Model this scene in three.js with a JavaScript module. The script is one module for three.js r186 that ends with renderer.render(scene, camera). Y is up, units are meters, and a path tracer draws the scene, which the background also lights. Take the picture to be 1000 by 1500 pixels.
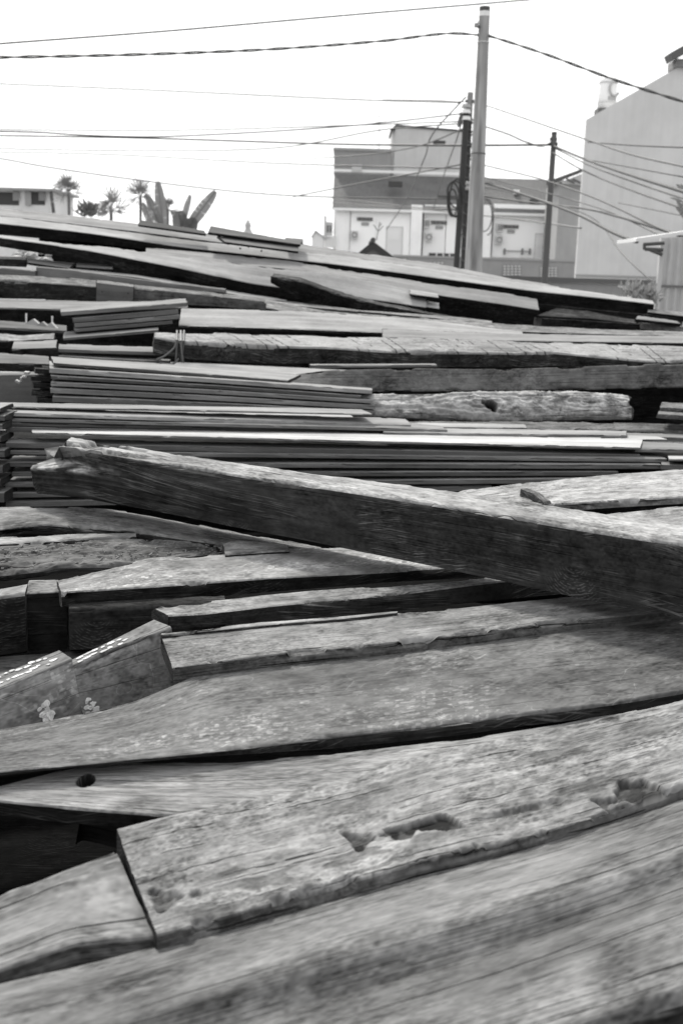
import * as THREE from 'three';
import { mergeGeometries } from 'three/addons/utils/BufferGeometryUtils.js';
import { RoundedBoxGeometry } from 'three/addons/geometries/RoundedBoxGeometry.js';

// ------------------------------------------------------------------ camera, sky, sun, exposure
const scene = new THREE.Scene();
const EYE = 2.6, PITCH = 12.3 * Math.PI / 180, ROLL = 1.7 * Math.PI / 180, FOV = 50;
const camera = new THREE.PerspectiveCamera(FOV, 1000 / 1500, 0.05, 900);
camera.position.set(0, EYE, 0);
camera.rotation.order = 'YXZ';
camera.rotation.set(-PITCH, 0, ROLL);
camera.focus = 2.95; camera.userData.fStop = 5.6;
camera.updateMatrixWorld(true);
scene.add(camera);

const SUN = new THREE.Vector3(-0.22, 0.72, -0.62).normalize();
{
  const w = 256, h = 128, px = new Float32Array(w * h * 4);
  for (let j = 0; j < h; j++) for (let i = 0; i < w; i++) {
    const la = ((j + 0.5) / h - 0.5) * Math.PI, lo = ((i + 0.5) / w - 0.5) * 2 * Math.PI;
    const x = Math.cos(la) * Math.cos(lo), y = Math.sin(la), z = Math.cos(la) * Math.sin(lo);
    const c = x * SUN.x + y * SUN.y + z * SUN.z, k = (1 + c) / 2;
    let L = 0.64 + 0.48 * k * k;
    L *= 1 + 0.02 * Math.sin(lo * 3 + 2 * Math.sin(la * 4)) * Math.cos(la);
    const o = (j * w + i) * 4; px[o] = L; px[o + 1] = L; px[o + 2] = L; px[o + 3] = 1;
  }
  const t = new THREE.DataTexture(px, w, h, THREE.RGBAFormat, THREE.FloatType);
  t.mapping = THREE.EquirectangularReflectionMapping; t.magFilter = t.minFilter = THREE.LinearFilter; t.needsUpdate = true;
  scene.background = t; scene.environment = t;
}
const sun = new THREE.DirectionalLight(0xfffdf8, 2.9);
sun.position.copy(SUN).multiplyScalar(60); sun.target.position.set(0, 1.5, -6);
sun.castShadow = true; sun.shadow.radius = 13; sun.shadow.mapSize.set(2048, 2048);
Object.assign(sun.shadow.camera, { left: -40, right: 40, top: 40, bottom: -40, near: 1, far: 180 });
scene.add(sun, sun.target);

const renderer = new THREE.WebGLRenderer({ antialias: true });
renderer.toneMapping = THREE.LinearToneMapping;
renderer.toneMappingExposure = 1.62;
renderer.shadowMap.enabled = true;
renderer.setSize(682, 1024);

// ------------------------------------------------------------------ small tools
const F = 750 / Math.tan(FOV * Math.PI / 360);           // pixels of the 1000 x 1500 picture per unit of slope
let seed = 1;
const rnd = () => { seed = (seed * 1664525 + 1013904223) >>> 0; return seed / 4294967296; };
const V3 = (x, y, z) => new THREE.Vector3(x, y, z);
const O = camera.position.clone();
const ray = (x, y) => V3((x - 500) / F, -(y - 750) / F, -1).transformDirection(camera.matrixWorld);   // unit
const FWD = V3(0, 0, -1).transformDirection(camera.matrixWorld);
const atDepth = (x, y, d) => { const r = ray(x, y); return O.clone().addScaledVector(r, d / r.dot(FWD)); };
const atDrop = (x, y, k) => { const r = ray(x, y); return O.clone().addScaledVector(r, k / -r.y); };       // on the level k below the eye
const atWall = (x, y, D) => { const r = ray(x, y); return O.clone().addScaledVector(r, D / -r.z); };       // on the upright plane z = -D
const used = {};
const numbered = (n) => { const k = used[n] = (used[n] ?? -1) + 1; return k ? `${n}_${String(k).padStart(3, '0')}` : n; };
const tag = (o, label, category, group, kind) => { o.userData.label = label; if (category) o.userData.category = category; if (group) o.userData.group = group; if (kind) o.userData.kind = kind; return o; };
function add(name, geo, mat, parent, label, category, group, kind) {
  if (Array.isArray(geo)) geo = mergeGeometries(geo.map(g => (g.index ? g.toNonIndexed() : g)).map(g => { for (const k of Object.keys(g.attributes)) if (!['position', 'normal', 'uv'].includes(k)) g.deleteAttribute(k); return g; }));
  const m = new THREE.Mesh(geo, mat);
  m.castShadow = m.receiveShadow = true;
  if (!parent) {
    geo.computeBoundingBox(); const b = geo.boundingBox, c = V3((b.min.x + b.max.x) / 2, b.min.y, (b.min.z + b.max.z) / 2);
    geo.translate(-c.x, -c.y, -c.z); m.position.copy(c); m.name = numbered(name); scene.add(m);
  } else {
    for (let q = parent; q && q !== scene; q = q.parent) geo.translate(-q.position.x, -q.position.y, -q.position.z);
    m.name = name; parent.add(m);
  }
  if (label || kind) tag(m, label, category, group, kind);
  return m;
}
function thing(name, pos, label, category, group) { const g = new THREE.Group(); g.name = numbered(name); g.position.copy(pos); scene.add(g); return tag(g, label, category, group); }
const hash = (i, s) => { let h = Math.imul(i | 0, 374761393) + Math.imul(s | 0, 668265263) | 0; h = Math.imul(h ^ (h >>> 13), 1274126177); return ((h ^ (h >>> 16)) >>> 0) / 4294967296; };
const sm = (t) => t * t * (3 - 2 * t);
const clamp = (x, a = 0, b = 1) => Math.min(b, Math.max(a, x));
const step = (a, b, x) => sm(clamp((x - a) / (b - a)));   // also for b < a
const lerp = (a, b, t) => a + (b - a) * t;
// value noise: tileable when px, py are given
function vn(x, y, px = 1 << 20, py = 1 << 20, s = 0) {
  const xi = Math.floor(x), yi = Math.floor(y), fx = sm(x - xi), fy = sm(y - yi);
  const x0 = ((xi % px) + px) % px, x1 = (x0 + 1) % px, y0 = (((yi % py) + py) % py) * 7919, y1 = (((yi + 1) % py + py) % py) * 7919;
  const a = hash(x0 + y0, s), b = hash(x1 + y0, s), c = hash(x0 + y1, s), d = hash(x1 + y1, s);
  return a + (b - a) * fx + (c - a) * fy + (a - b - c + d) * fx * fy;
}
const fbm = (x, y, px, py, s, n = 3) => { let v = 0, w = 0.5, k = 1; for (let i = 0; i < n; i++) { v += w * vn(x * k, y * k, px * k, py * k, s + i * 17); w *= 0.5; k *= 2; } return v / (1 - Math.pow(0.5, n)); };

// ------------------------------------------------------------------ computed wood: colour and relief
function bake(W, H, fn) {
  const c = new Uint8Array(W * H * 4), b = new Uint8Array(W * H * 4);
  for (let j = 0; j < H; j++) for (let i = 0; i < W; i++) {
    const [a, h] = fn(i / W, j / H), o = (j * W + i) * 4;
    const s = a <= 0.0031308 ? a * 12.92 : 1.055 * Math.pow(Math.min(a, 1), 1 / 2.4) - 0.055;
    c[o] = c[o + 1] = c[o + 2] = clamp(s) * 255; c[o + 3] = 255;
    b[o] = b[o + 1] = b[o + 2] = clamp(h) * 255; b[o + 3] = 255;
  }
  const mk = (d, srgb) => { const t = new THREE.DataTexture(d, W, H, THREE.RGBAFormat); t.wrapS = t.wrapT = THREE.RepeatWrapping; t.magFilter = THREE.LinearFilter; t.minFilter = THREE.LinearMipmapLinearFilter; t.generateMipmaps = true; if (srgb) t.colorSpace = THREE.SRGBColorSpace; t.needsUpdate = true; return t; };
  return { map: mk(c, true), bump: mk(b, false) };
}
const TL = 1.7, TW = 0.56;     // metres that one wood texture covers along and across the grain
function wood(p) {
  const s = p.seed;
  return bake(p.W ?? 2048, p.H ?? 1024, (u, v) => {
    const wv = v + 0.012 * (fbm(u * 2, v * 3, 2, 3, s, 2) - 0.5) + 0.003 * (vn(u * 14, v * 12, 14, 12, s + 3) - 0.5);
    const fine = vn(u * 7, wv * 230, 7, 230, s + 5) * 0.55 + vn(u * 12, wv * 420, 12, 420, s + 6) * 0.45;
    const mid = vn(u * 5, wv * 52, 5, 52, s + 7) * 0.5 + vn(u * 8, wv * 110, 8, 110, s + 8) * 0.5;
    const wear = fbm(u * 16, v * 8, 16, 8, s + 9, 4), gk = step(0.32, 0.66, wear);      // where the grain still shows
    const patch = fbm(u * 7, v * 4, 7, 4, s + 11, 4), blot = fbm(u * 40, v * 18, 40, 18, s + 12, 4);
    const band = vn(u * 3, wv * 14, 3, 14, s + 13);
    // checks that open along the grain: straight, tapering, each of its own length
    let crack = 0;
    for (const [R, C, w, q, k] of [[22, 4, p.crackW ?? 0.028, 0.32, 1], [58, 9, 0.026, 0.3, 0.75]]) {
      const row = Math.floor(wv * R), cell = Math.floor(u * C + hash(row, s + 24)), x = u * C + hash(row, s + 24) - cell, cc = ((cell % C) + C) % C + row * 31;
      if (hash(cc, s + 25) < q) {
        const l = 0.35 + 0.6 * hash(cc, s + 26), tx = clamp(x / l), wid = w * Math.sqrt(Math.max(0, Math.sin(Math.PI * tx))) * (0.5 + 0.9 * vn(u * 50, row * 3, 50, 1 << 20, s + 27));
        const c0 = 0.3 + 0.4 * hash(cc, s + 28) + 0.16 * (vn(u * 26, row, 26, 1 << 20, s + 29) - 0.5);
        if (x < l) crack = Math.max(crack, k * (1 - step(wid * 0.5, wid * 1.3 + 0.002, Math.abs(wv * R - row - c0))));
      }
    }
    crack *= p.crack ?? 1;
    let col = 1 + p.fine * (fine - 0.5) * gk + p.mid * (mid - 0.5) * (0.4 + 0.6 * gk) + p.patch * (patch - 0.5) * 2 + (p.blot ?? 0) * (blot - 0.5) * 2 + (p.band ?? 0.15) * (band - 0.5);
    const grit = vn(u * 150, wv * 72, 150, 72, s + 15) * 0.5 + vn(u * 260, wv * 130, 260, 130, s + 16) * 0.5, gm = step(0.3, 0.7, fbm(u * 8, v * 6, 8, 6, s + 17, 2));
    col += (p.grit ?? 0) * (grit - 0.5) * 2 * (0.35 + 0.65 * gm);
    let h = 0.55 + 0.35 * (p.grit ?? 0) * (grit - 0.5) + 0.24 * (fine - 0.5) * gk + 0.2 * (mid - 0.5) * gk + (p.hBlot ?? 0.1) * (blot - 0.5) - 0.45 * crack;
    col *= 1 - 0.8 * crack;
    if (p.pit) {        // eaten-out patches
      const a = fbm(u * 22, wv * 26, 22, 26, s + 30, 3), m = step(0.5, 0.72, fbm(u * 5, v * 5, 5, 5, s + 31, 2));
      const q = step(0.5, 0.62, a) * m * p.pit; col *= 1 - 0.5 * q; h -= 0.4 * q;
      const f2 = step(0.56, 0.7, vn(u * 120, wv * 120, 120, 120, s + 32)) * m; col *= 1 + 0.25 * f2 * p.pit; 
    }
    if (p.speck) {      // pale flecks and dust
      const m = step(0.4, 0.62, fbm(u * 6, v * 5, 6, 5, s + 40, 3));
      const k = step(0.66, 0.8, vn(u * 150, v * 70, 150, 70, s + 41)) * m + 0.6 * step(0.7, 0.82, vn(u * 330, v * 130, 330, 130, s + 42)) * m + 0.35 * step(0.5, 0.8, vn(u * 90, v * 40, 90, 40, s + 43)) * m;
      col *= 1 + p.speck * k;
    }
    if (p.scratch) {
      let k = 0;
      for (let i = 0; i < 3; i++) { const q = vn(u * (20 + 9 * i) + v * (11 - 14 * i), v * (9 + 4 * i) - u * (6 - 5 * i), 1 << 20, 1 << 20, s + 50 + i); k = Math.max(k, (1 - step(0, 0.012, Math.abs(q - 0.5))) * step(0.62, 0.75, vn(u * 17, v * 9, 17, 9, s + 60 + i))); }
      col *= 1 + p.scratch * k; h -= 0.1 * k;
    }
    if (p.kerf) {       // saw marks across the board
      const a = (vn(u * 4, v * 2, 4, 2, s + 70) - 0.5) * 0.05, ph = (u + a + 0.035 * Math.pow(v * 2 - 1, 2)) * p.kerfN;
      const m = step(0.42, 0.7, fbm(u * 4, v * 6, 4, 6, s + 71, 2));
      const k = (0.5 + 0.5 * Math.sin(ph * 6.2832)) * (0.5 + 0.5 * vn(u * 90, v * 20, 90, 20, s + 72)) * m;
      h += 0.25 * (k - 0.3) * p.kerf; col *= 1 + 0.45 * (k - 0.35) * p.kerf;
    }
    if (p.fibre) {      // torn pale fibres of rough sawing
      const d = v + 0.1 * u * TL / TW + 0.01 * Math.sin(u * 18.85);
      const f1 = step(0.6, 0.85, vn(u * 26, d * 260, 26, 1 << 20, s + 80)) * step(0.5, 0.68, fbm(u * 6, v * 7, 6, 7, s + 81, 4));
      const d2 = v - 0.22 * u * TL / TW, f2 = step(0.66, 0.9, vn(u * 40, d2 * 300, 40, 1 << 20, s + 82)) * step(0.52, 0.66, fbm(u * 8, v * 5, 8, 5, s + 83, 4)) + 0.6 * step(0.62, 0.9, vn(u * 30, wv * 330, 30, 330, s + 84)) * step(0.5, 0.62, fbm(u * 9, v * 6, 9, 6, s + 88, 4));
      let arc = 0;      // arcs of a circular saw, in patches
      for (let i = -1; i <= 1; i++) { const ci = Math.floor(u * 5) + i, ck = ((ci % 5) + 5) % 5, cx = (ci + 0.5) / 5, cy = hash(ck, s + 85), dx = (u - cx) * TL, dy = (v - cy - 0.15) * TW, r = Math.hypot(dx, dy), m = step(0.09, 0.05, Math.hypot(dx, dy + 0.09)) * (hash(ck, s + 86) > 0.45 ? 1 : 0); arc = Math.max(arc, m * step(0.3, 0.9, Math.sin(r * 820 + 2 * patch)) * step(0.35, 0.6, grit)); }
      const f = Math.max(f1, f2, 0.7 * arc); col *= 1 + p.fibre * f; h += 0.2 * f;
    }
    if (p.notch) {      // shallow chisel cuts across the top
      const x = u * 26 + v * 5 + 0.25 * (vn(u * 26, v * 3, 26, 3, s + 90) - 0.5), fx = Math.abs(x - Math.round(x));
      const on = step(0.35, 0.42, hash(Math.round(x), s + 91)) * step(0.35, 0.5, vn(u * 26, v * 9, 26, 9, s + 92));
      const k = (1 - step(0.04, 0.11, fx)) * on; col *= 1 - 0.7 * k; h -= 0.4 * k;
      const y = v * 7, fy = Math.abs(y - Math.round(y)), k2 = (1 - step(0.02, 0.07, fy)) * step(0.6, 0.65, vn(u * 22, v * 9, 22, 9, s + 93)); col *= 1 - 0.55 * k2; h -= 0.3 * k2;
    }
    return [Math.max(0.004, p.base * Math.max(0.06, col)), h];
  });
}
const WOODS = {
  weathered: wood({ seed: 11, base: 0.18, fine: 0.55, mid: 0.38, patch: 0.5, blot: 0.6, grit: 0.55, band: 0.15, crack: 1, crackW: 0.05 }),
  eroded: wood({ seed: 23, base: 0.165, fine: 0.6, mid: 0.5, patch: 0.4, blot: 0.5, grit: 0.65, pit: 0.85, crack: 1, crackW: 0.06, hBlot: 0.3 }),
  scratched: wood({ seed: 37, base: 0.105, fine: 0.45, mid: 0.45, patch: 0.5, blot: 0.5, grit: 0.5, speck: 0.7, scratch: 0.6, crack: 0.8, crackW: 0.03 }),
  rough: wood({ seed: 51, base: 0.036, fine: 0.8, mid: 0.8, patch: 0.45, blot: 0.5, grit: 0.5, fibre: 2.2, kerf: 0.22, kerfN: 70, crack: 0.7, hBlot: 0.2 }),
  sawn: wood({ seed: 67, base: 0.2, fine: 0.35, mid: 0.35, patch: 0.25, blot: 0.08, grit: 0.1, band: 0.3, kerf: 0.25, kerfN: 170, crack: 0.5, crackW: 0.014 }),
  notched: wood({ seed: 83, base: 0.165, fine: 0.5, mid: 0.5, patch: 0.35, blot: 0.2, grit: 0.4, notch: 1, crack: 0.9 }),
};
const BUMP = { weathered: 0.005, eroded: 0.006, scratched: 0.003, rough: 0.006, sawn: 0.002, notched: 0.007 };
const ENDG = bake(512, 512, (u, v) => {     // end grain with rings and saw scars
  const x = u - 0.42, y = v + 0.25, r = Math.hypot(x, y) + 0.02 * (fbm(u * 5, v * 5, 5, 5, 5, 3) - 0.5);
  const ring = 0.5 + 0.5 * Math.sin(r * 260), n = fbm(u * 40, v * 40, 40, 40, 8, 3), saw = vn(u * 12 + v * 60, v * 6, 1 << 20, 1 << 20, 9);
  const ang = Math.atan2(y, x), rad = (1 - step(0, 0.03, Math.abs(vn(ang * 14, 1.5, 1 << 20, 1 << 20, 12) - 0.5))) * step(0.4, 0.7, vn(r * 9, ang * 5, 1 << 20, 1 << 20, 13));
  return [0.1 * (0.75 + 0.25 * ring) * (0.6 + 0.8 * n) * (0.8 + 0.4 * saw) * (1 - 0.7 * rad), 0.5 + 0.15 * ring + 0.3 * (n - 0.5) - 0.35 * rad];
});
const mats = {};
function wmat(kind, tint) {
  const q = Math.round(tint * 20) / 20, k = kind + q;
  if (!mats[k]) {
    const t = kind === 'end' ? ENDG : WOODS[kind];
    mats[k] = new THREE.MeshPhysicalMaterial({ specularIntensity: kind === 'rough' ? 0.04 : 0.3, map: t.map, bumpMap: t.bump, bumpScale: kind === 'end' ? 0.004 : BUMP[kind], roughness: 0.86, metalness: 0, vertexColors: true });
    mats[k].color.setRGB(q * 0.88, q * 0.88, q * 0.88);
  }
  return mats[k];
}
const plain = (g, rough = 0.8, extra = {}) => { const m = new THREE.MeshStandardMaterial({ roughness: rough, metalness: 0, ...extra }); m.color.setRGB(g, g, g); return m; };

// ------------------------------------------------------------------ one timber: a solid between a front and a back top edge
function along(poly, n) {           // n + 1 points evenly spaced from one end to the other, corners eased
  const x0 = poly[0][0], x1 = poly[poly.length - 1][0];
  const y = (x) => { let i = 0; while (i < poly.length - 2 && x > poly[i + 1][0]) i++; const [a, b] = poly[i], [c, d] = poly[i + 1]; return lerp(b, d, (x - a) / (c - a || 1)); };
  const e = Math.abs(x1 - x0) * 0.018, out = [];
  for (let i = 0; i <= n; i++) { const x = lerp(x0, x1, i / n); const k = Math.min(e, x - x0, x1 - x); out.push([x, (y(x - k) + 2 * y(x) + y(x + k)) / 4]); }
  return out;
}
const samp = (a, t) => { if (!Array.isArray(a)) return a; const x = clamp(t) * (a.length - 1), i = Math.min(a.length - 2, Math.floor(x)); return a.length === 1 ? a[0] : lerp(a[i], a[i + 1], x - i); };
let tid = 0;
function timber(name, label, category, p, group) {
  const id = ++tid, n0 = 40;
  // the two top edges and the downward direction at n0 + 1 stations
  // (timbers that run out of the picture go on for another metre or so)
  const fx0 = p.F[0][0], fx1 = p.F[p.F.length - 1][0], far = p.z ? (p.z[0] + p.z[1]) / 2 : 2, more = Math.min(420, 1.0 * F / far), exL = fx0 <= -40 && fx0 > -200 ? more : 0, exR = fx1 >= 1040 && fx1 < 1200 ? more : 0;
  const grow = (q) => { const o = q.slice(), [a, b] = [q[0], q[1]], [c, d] = [q[q.length - 2], q[q.length - 1]], m = (q[q.length - 1][1] - q[0][1]) / (q[q.length - 1][0] - q[0][0]); if (exL) o.unshift([a[0] - exL, a[1] - exL * lerp((b[1] - a[1]) / (b[0] - a[0]), m, 0.7)]); if (exR) o.push([d[0] + exR, d[1] + exR * lerp((d[1] - c[1]) / (d[0] - c[0]), m, 0.7)]); return o; };
  const W0 = fx1 - fx0, ot = (t) => (t * (W0 + exL + exR) - exL) / W0;      // the run 0 .. 1 that the description speaks of
  const f = along(grow(p.F), n0), k = p.K ? along(grow(p.K), n0) : null;
  const fp = f.map(([x, y], i) => p.z ? atDepth(x, y, 1 / lerp(1 / p.z[0], 1 / p.z[1], ot(i / n0))) : atDrop(x, y, samp(p.drop, ot(i / n0))));
  const kp = f.map((_, i) => {
    const t = ot(i / n0), w = samp(p.w ?? 0.2, t);
    if (!k) { const ax = fp[n0].clone().sub(fp[0]).setY(0).normalize(), ac = V3(ax.z, 0, -ax.x); return fp[i].clone().addScaledVector(ac, w).add(V3(0, (p.rise ?? 0) * w, 0)); }
    if (p.dropK !== undefined || (p.drop !== undefined && p.w === undefined)) return atDrop(k[i][0], k[i][1], samp(p.dropK ?? p.drop, t));
    const r = ray(k[i][0], k[i][1]), q = fp[i].clone().sub(O), b = r.dot(q), D = w * w - (q.lengthSq() - b * b);
    return O.clone().addScaledVector(r, b + Math.sqrt(Math.max(D, 0)));
  });
  const dn = fp.map((P, i) => {
    const a = Math.max(0, i - 4), b = Math.min(n0, i + 4);
    const n = fp[b].clone().sub(fp[a]).cross(kp[i].clone().sub(P)).normalize(); if (n.y < 0) n.negate();
    if (p.plumb) n.lerp(V3(0, 1, 0), p.plumb).normalize();
    n.negate(); const v = P.clone().sub(O).normalize();
    const seen = Math.sqrt(Math.max(0.12, 1 - n.dot(v) ** 2)), z = P.clone().sub(O).dot(FWD);
    return n.multiplyScalar(p.hp !== undefined ? samp(p.hp, ot(i / n0)) * z / (F * seen) : samp(p.h ?? 0.1, ot(i / n0)));
  });
  const L = fp[n0].distanceTo(fp[0]), wm = (fp[0].distanceTo(kp[0]) + fp[n0].distanceTo(kp[n0]) + fp[20].distanceTo(kp[20])) / 3, hm = (dn[0].length() + dn[20].length() + dn[n0].length()) / 3;
  const zm = fp[20].clone().sub(O).dot(FWD), cell = p.cell ?? Math.max(0.005, zm * 0.0032);
  const nu = Math.round(clamp(L / cell, 12, 560)), ns = Math.round(clamp(wm / cell, 4, 120)), nt = Math.round(clamp(hm / cell, 3, 70));
  const r = Math.min(p.r ?? 0.006, wm * 0.3, hm * 0.45), rs = r / wm, rt = r / hm;
  // ring of the cross-section: s across (0 front .. 1 back), t down, outward (ns, nd), face, run in metres
  const ring = []; const A = [0.2, 0.5, 0.8];
  const arc = (cs, ct, a0, f0, f1) => { for (const q of A) { const a = (a0 + q * 90) * Math.PI / 180; ring.push({ s: cs + rs * Math.cos(a), t: ct - rt * Math.sin(a), ns: Math.cos(a), nd: -Math.sin(a), f: q < 0.5 ? f0 : f1, c: 1 }); } };
  for (let i = 0; i <= nt; i++) ring.push({ s: 0, t: lerp(1 - rt, rt, i / nt), ns: -1, nd: 0, f: 1, c: 0 });
  { const b = ring.length; for (const q of A) { const a = Math.PI - q * Math.PI / 2; ring.push({ s: rs + rs * Math.cos(a), t: rt - rt * Math.sin(a), ns: Math.cos(a), nd: -Math.sin(a), f: q < 0.5 ? 1 : 0, c: 1 }); } }
  for (let i = 0; i <= ns; i++) ring.push({ s: lerp(rs, 1 - rs, i / ns), t: 0, ns: 0, nd: -1, f: 0, c: 0 });
  for (const q of A) { const a = Math.PI / 2 - q * Math.PI / 2; ring.push({ s: 1 - rs + rs * Math.cos(a), t: rt - rt * Math.sin(a), ns: Math.cos(a), nd: -Math.sin(a), f: q < 0.5 ? 0 : 1, c: 1 }); }
  const nb = Math.max(3, nt >> 2); for (let i = 0; i <= nb; i++) ring.push({ s: 1, t: lerp(rt, 1 - rt, i / nb), ns: 1, nd: 0, f: 1, c: 0 });
  for (let i = 1; i < 4; i++) ring.push({ s: 1 - i / 4, t: 1, ns: 0, nd: 1, f: 1, c: 0 });
  let run = 0; ring.forEach((q, i) => { if (i) run += Math.hypot((q.s - ring[i - 1].s) * wm, (q.t - ring[i - 1].t) * hm); q.run = run; });
  ring.push({ ...ring[0], run: run + Math.hypot(ring[0].s - ring[ring.length - 1].s, 0) * wm });
  const nr = ring.length, pos = [], uv = [], col = [], idx = [[], [], []];
  const uo = hash(id, 1) * TL, vo = hash(id, 2) * TW, warp = (p.warp ?? 0.004) * 0.6, rough = (p.rough ?? 0.0015) * 0.7, chip = p.chip ?? 0.006;
  const at = (arr, t) => { const x = clamp(t) * n0, i = Math.min(n0 - 1, Math.floor(x)); return arr[i].clone().lerp(arr[i + 1], x - i); };
  const vary = p.vary ?? 0.16;
  const endJ = (q, e) => (p.ragged ?? 0.004) * ((fbm(q.run * 18, e * 9 + id, 1 << 20, 1 << 20, id, 3) - 0.5) * 2);
  for (let i = 0; i <= nu; i++) {
    for (let j = 0; j < nr; j++) {
      const q = ring[j === nr - 1 ? 0 : j];
      let t = i / nu; const u0 = t * L;
      const e0 = 1 - step(0, 0.04, u0), e1 = 1 - step(0, 0.04, L - u0);
      t += (e0 * endJ(q, 1) + e1 * endJ(q, 2)) / L; if (p.shift) t += p.shift(t, q.s, q.t) * (1 - step(0, 0.3, t)) ;
      const u = t * L, a = at(fp, t), b = at(kp, t), d = at(dn, t);
      const across = b.clone().sub(a), P = a.clone().addScaledVector(across, q.s).addScaledVector(d, q.t);
      const nrm = across.clone().normalize().multiplyScalar(q.ns).addScaledVector(d.clone().normalize(), q.nd);
      const cy = q.s * wm * 1.3 + (1 - q.t) * hm, ph = id * 13.7;
      let off = warp * (fbm(u * 1.6 + ph, cy * 5, 1 << 20, 1 << 20, id, 2) - 0.5) * 2;
      off += rough * ((vn(u * 9 + ph, cy * 70, 1 << 20, 1 << 20, id + 3) - 0.5) * 2 + (vn(u * 40 + ph, cy * 60, 1 << 20, 1 << 20, id + 4) - 0.5));
      const ds = Math.min(q.s, 1 - q.s) * wm, dt = q.t * hm, ed = Math.hypot(ds, dt);          // distance to the nearer top edge
      const ck = step(0.55, 0.66, fbm(u * 9 + ph, q.s * 3 + q.t * 2, 1 << 20, 1 << 20, id + 5, 4)) * (1 - step(0, 0.012 + chip * 0.8, ed));
      off -= chip * 1.6 * ck;
      if (p.disp) off += p.disp(ot(t), q.s, q.t, u, P);
      P.addScaledVector(nrm, off);
      pos.push(P.x, P.y, P.z); uv.push((u + uo) / TL, (q.run + vo + (j === nr - 1 ? ring[nr - 1].run - q.run : 0)) / TW);
      let c = 1 + vary * (fbm(u * 2.2 + ph, cy * 6, 1 << 20, 1 << 20, id + 6, 3) - 0.5) * 2;
      c *= 1 - 0.25 * ck; if (p.tint) c *= p.tint(ot(t), q.s, q.t, u, P);
      c = Math.max(0.05, c); col.push(c, c, c);
    }
  }
  for (let i = 0; i < nu; i++) for (let j = 0; j < nr - 1; j++) {
    const a = i * nr + j, b = a + nr, q = ring[j], q2 = ring[j + 1];
    let face = q.f === 0 || q2.f === 0 ? 0 : 1;
    if (!q.c || !q2.c) {       // the worn top wanders a little over its edge
      const u = i / nu * L, lim = (fbm(u * 7 + id * 3.1, 0.5, 1 << 20, 1 << 20, id + 9, 3) - 0.5) * Math.min(0.016, hm * 0.22);
      if (q.f === 1 && q.ns === -1 && q.t * hm < lim) face = 0;
      if (q.f === 0 && q.t === 0 && q.s * wm < -lim * 0.7) face = 1;
    }
    idx[face].push(a, b, a + 1, b, b + 1, a + 1);
  }
  for (const e of [0, 1]) {       // the two ends
    const base = (e ? nu : 0) * nr; let prev = null; const c = V3(0, 0, 0), m = nr - 1;
    for (let j = 0; j < m; j++) c.add(V3(pos[(base + j) * 3], pos[(base + j) * 3 + 1], pos[(base + j) * 3 + 2])); c.multiplyScalar(1 / m);
    const ax = fp[e ? n0 : 0].clone().sub(fp[e ? n0 - 3 : 3]).normalize();
    for (const [ri, g] of [[0, 1], [1, 0.94], [2, 0.66], [3, 0.33], [4, 0.02]]) {
      const cur = pos.length / 3;
      for (let j = 0; j < m; j++) {
        const P = V3(pos[(base + j) * 3], pos[(base + j) * 3 + 1], pos[(base + j) * 3 + 2]).lerp(c, 1 - g), q = ring[j];
        const es = lerp(0.5, q.s, g), et = lerp(0.5, q.t, g);
        if (ri) P.addScaledVector(ax, (p.ragged ?? 0.004) * (vn(es * wm * 40 + id, et * hm * 40, 1 << 20, 1 << 20, id + e) - 0.4));
        pos.push(P.x, P.y, P.z); uv.push(es * wm / 0.3 + hash(id, 5 + e), et * hm / 0.3); const k = (1 - 0.3 * vn(es * 4, et * 4 + id, 1 << 20, 1 << 20, 4)) * (p.tint ? p.tint(ot(e), es, et, e * L, P) : 1); col.push(k, k, k);
      }
      if (prev !== null) for (let j = 0; j < m; j++) { const a = prev + j, b = prev + (j + 1) % m, cc = cur + j, d = cur + (j + 1) % m; if (e) idx[2].push(a, cc, b, b, cc, d); else idx[2].push(a, b, cc, b, d, cc); }
      prev = cur;
    }
  }
  const g = new THREE.BufferGeometry();
  g.setAttribute('position', new THREE.Float32BufferAttribute(pos, 3)); g.setAttribute('uv', new THREE.Float32BufferAttribute(uv, 2)); g.setAttribute('color', new THREE.Float32BufferAttribute(col, 3));
  g.setIndex([].concat(idx[0], idx[1], idx[2])); let st = 0; idx.forEach((x, i) => { g.addGroup(st, x.length, i); st += x.length; });
  g.computeVertexNormals();
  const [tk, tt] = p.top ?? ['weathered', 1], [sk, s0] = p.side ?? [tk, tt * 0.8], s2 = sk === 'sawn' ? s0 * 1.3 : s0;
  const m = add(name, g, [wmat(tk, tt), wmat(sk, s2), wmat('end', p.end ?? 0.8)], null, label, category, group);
  m.userData.station = (t, s, d) => { const a = at(fp, t), b = at(kp, t), q = at(dn, t); return a.lerp(b, s).addScaledVector(q, d); };
  { const st = m.userData.station, k = W0 / (W0 + exL + exR), c = exL / (W0 + exL + exR); m.userData.station = (t, s, d) => st(t * k + c, s, d); }
  stations.set(m, m.userData.station); delete m.userData.station;
  return m;
}
const stations = new Map();

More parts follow.
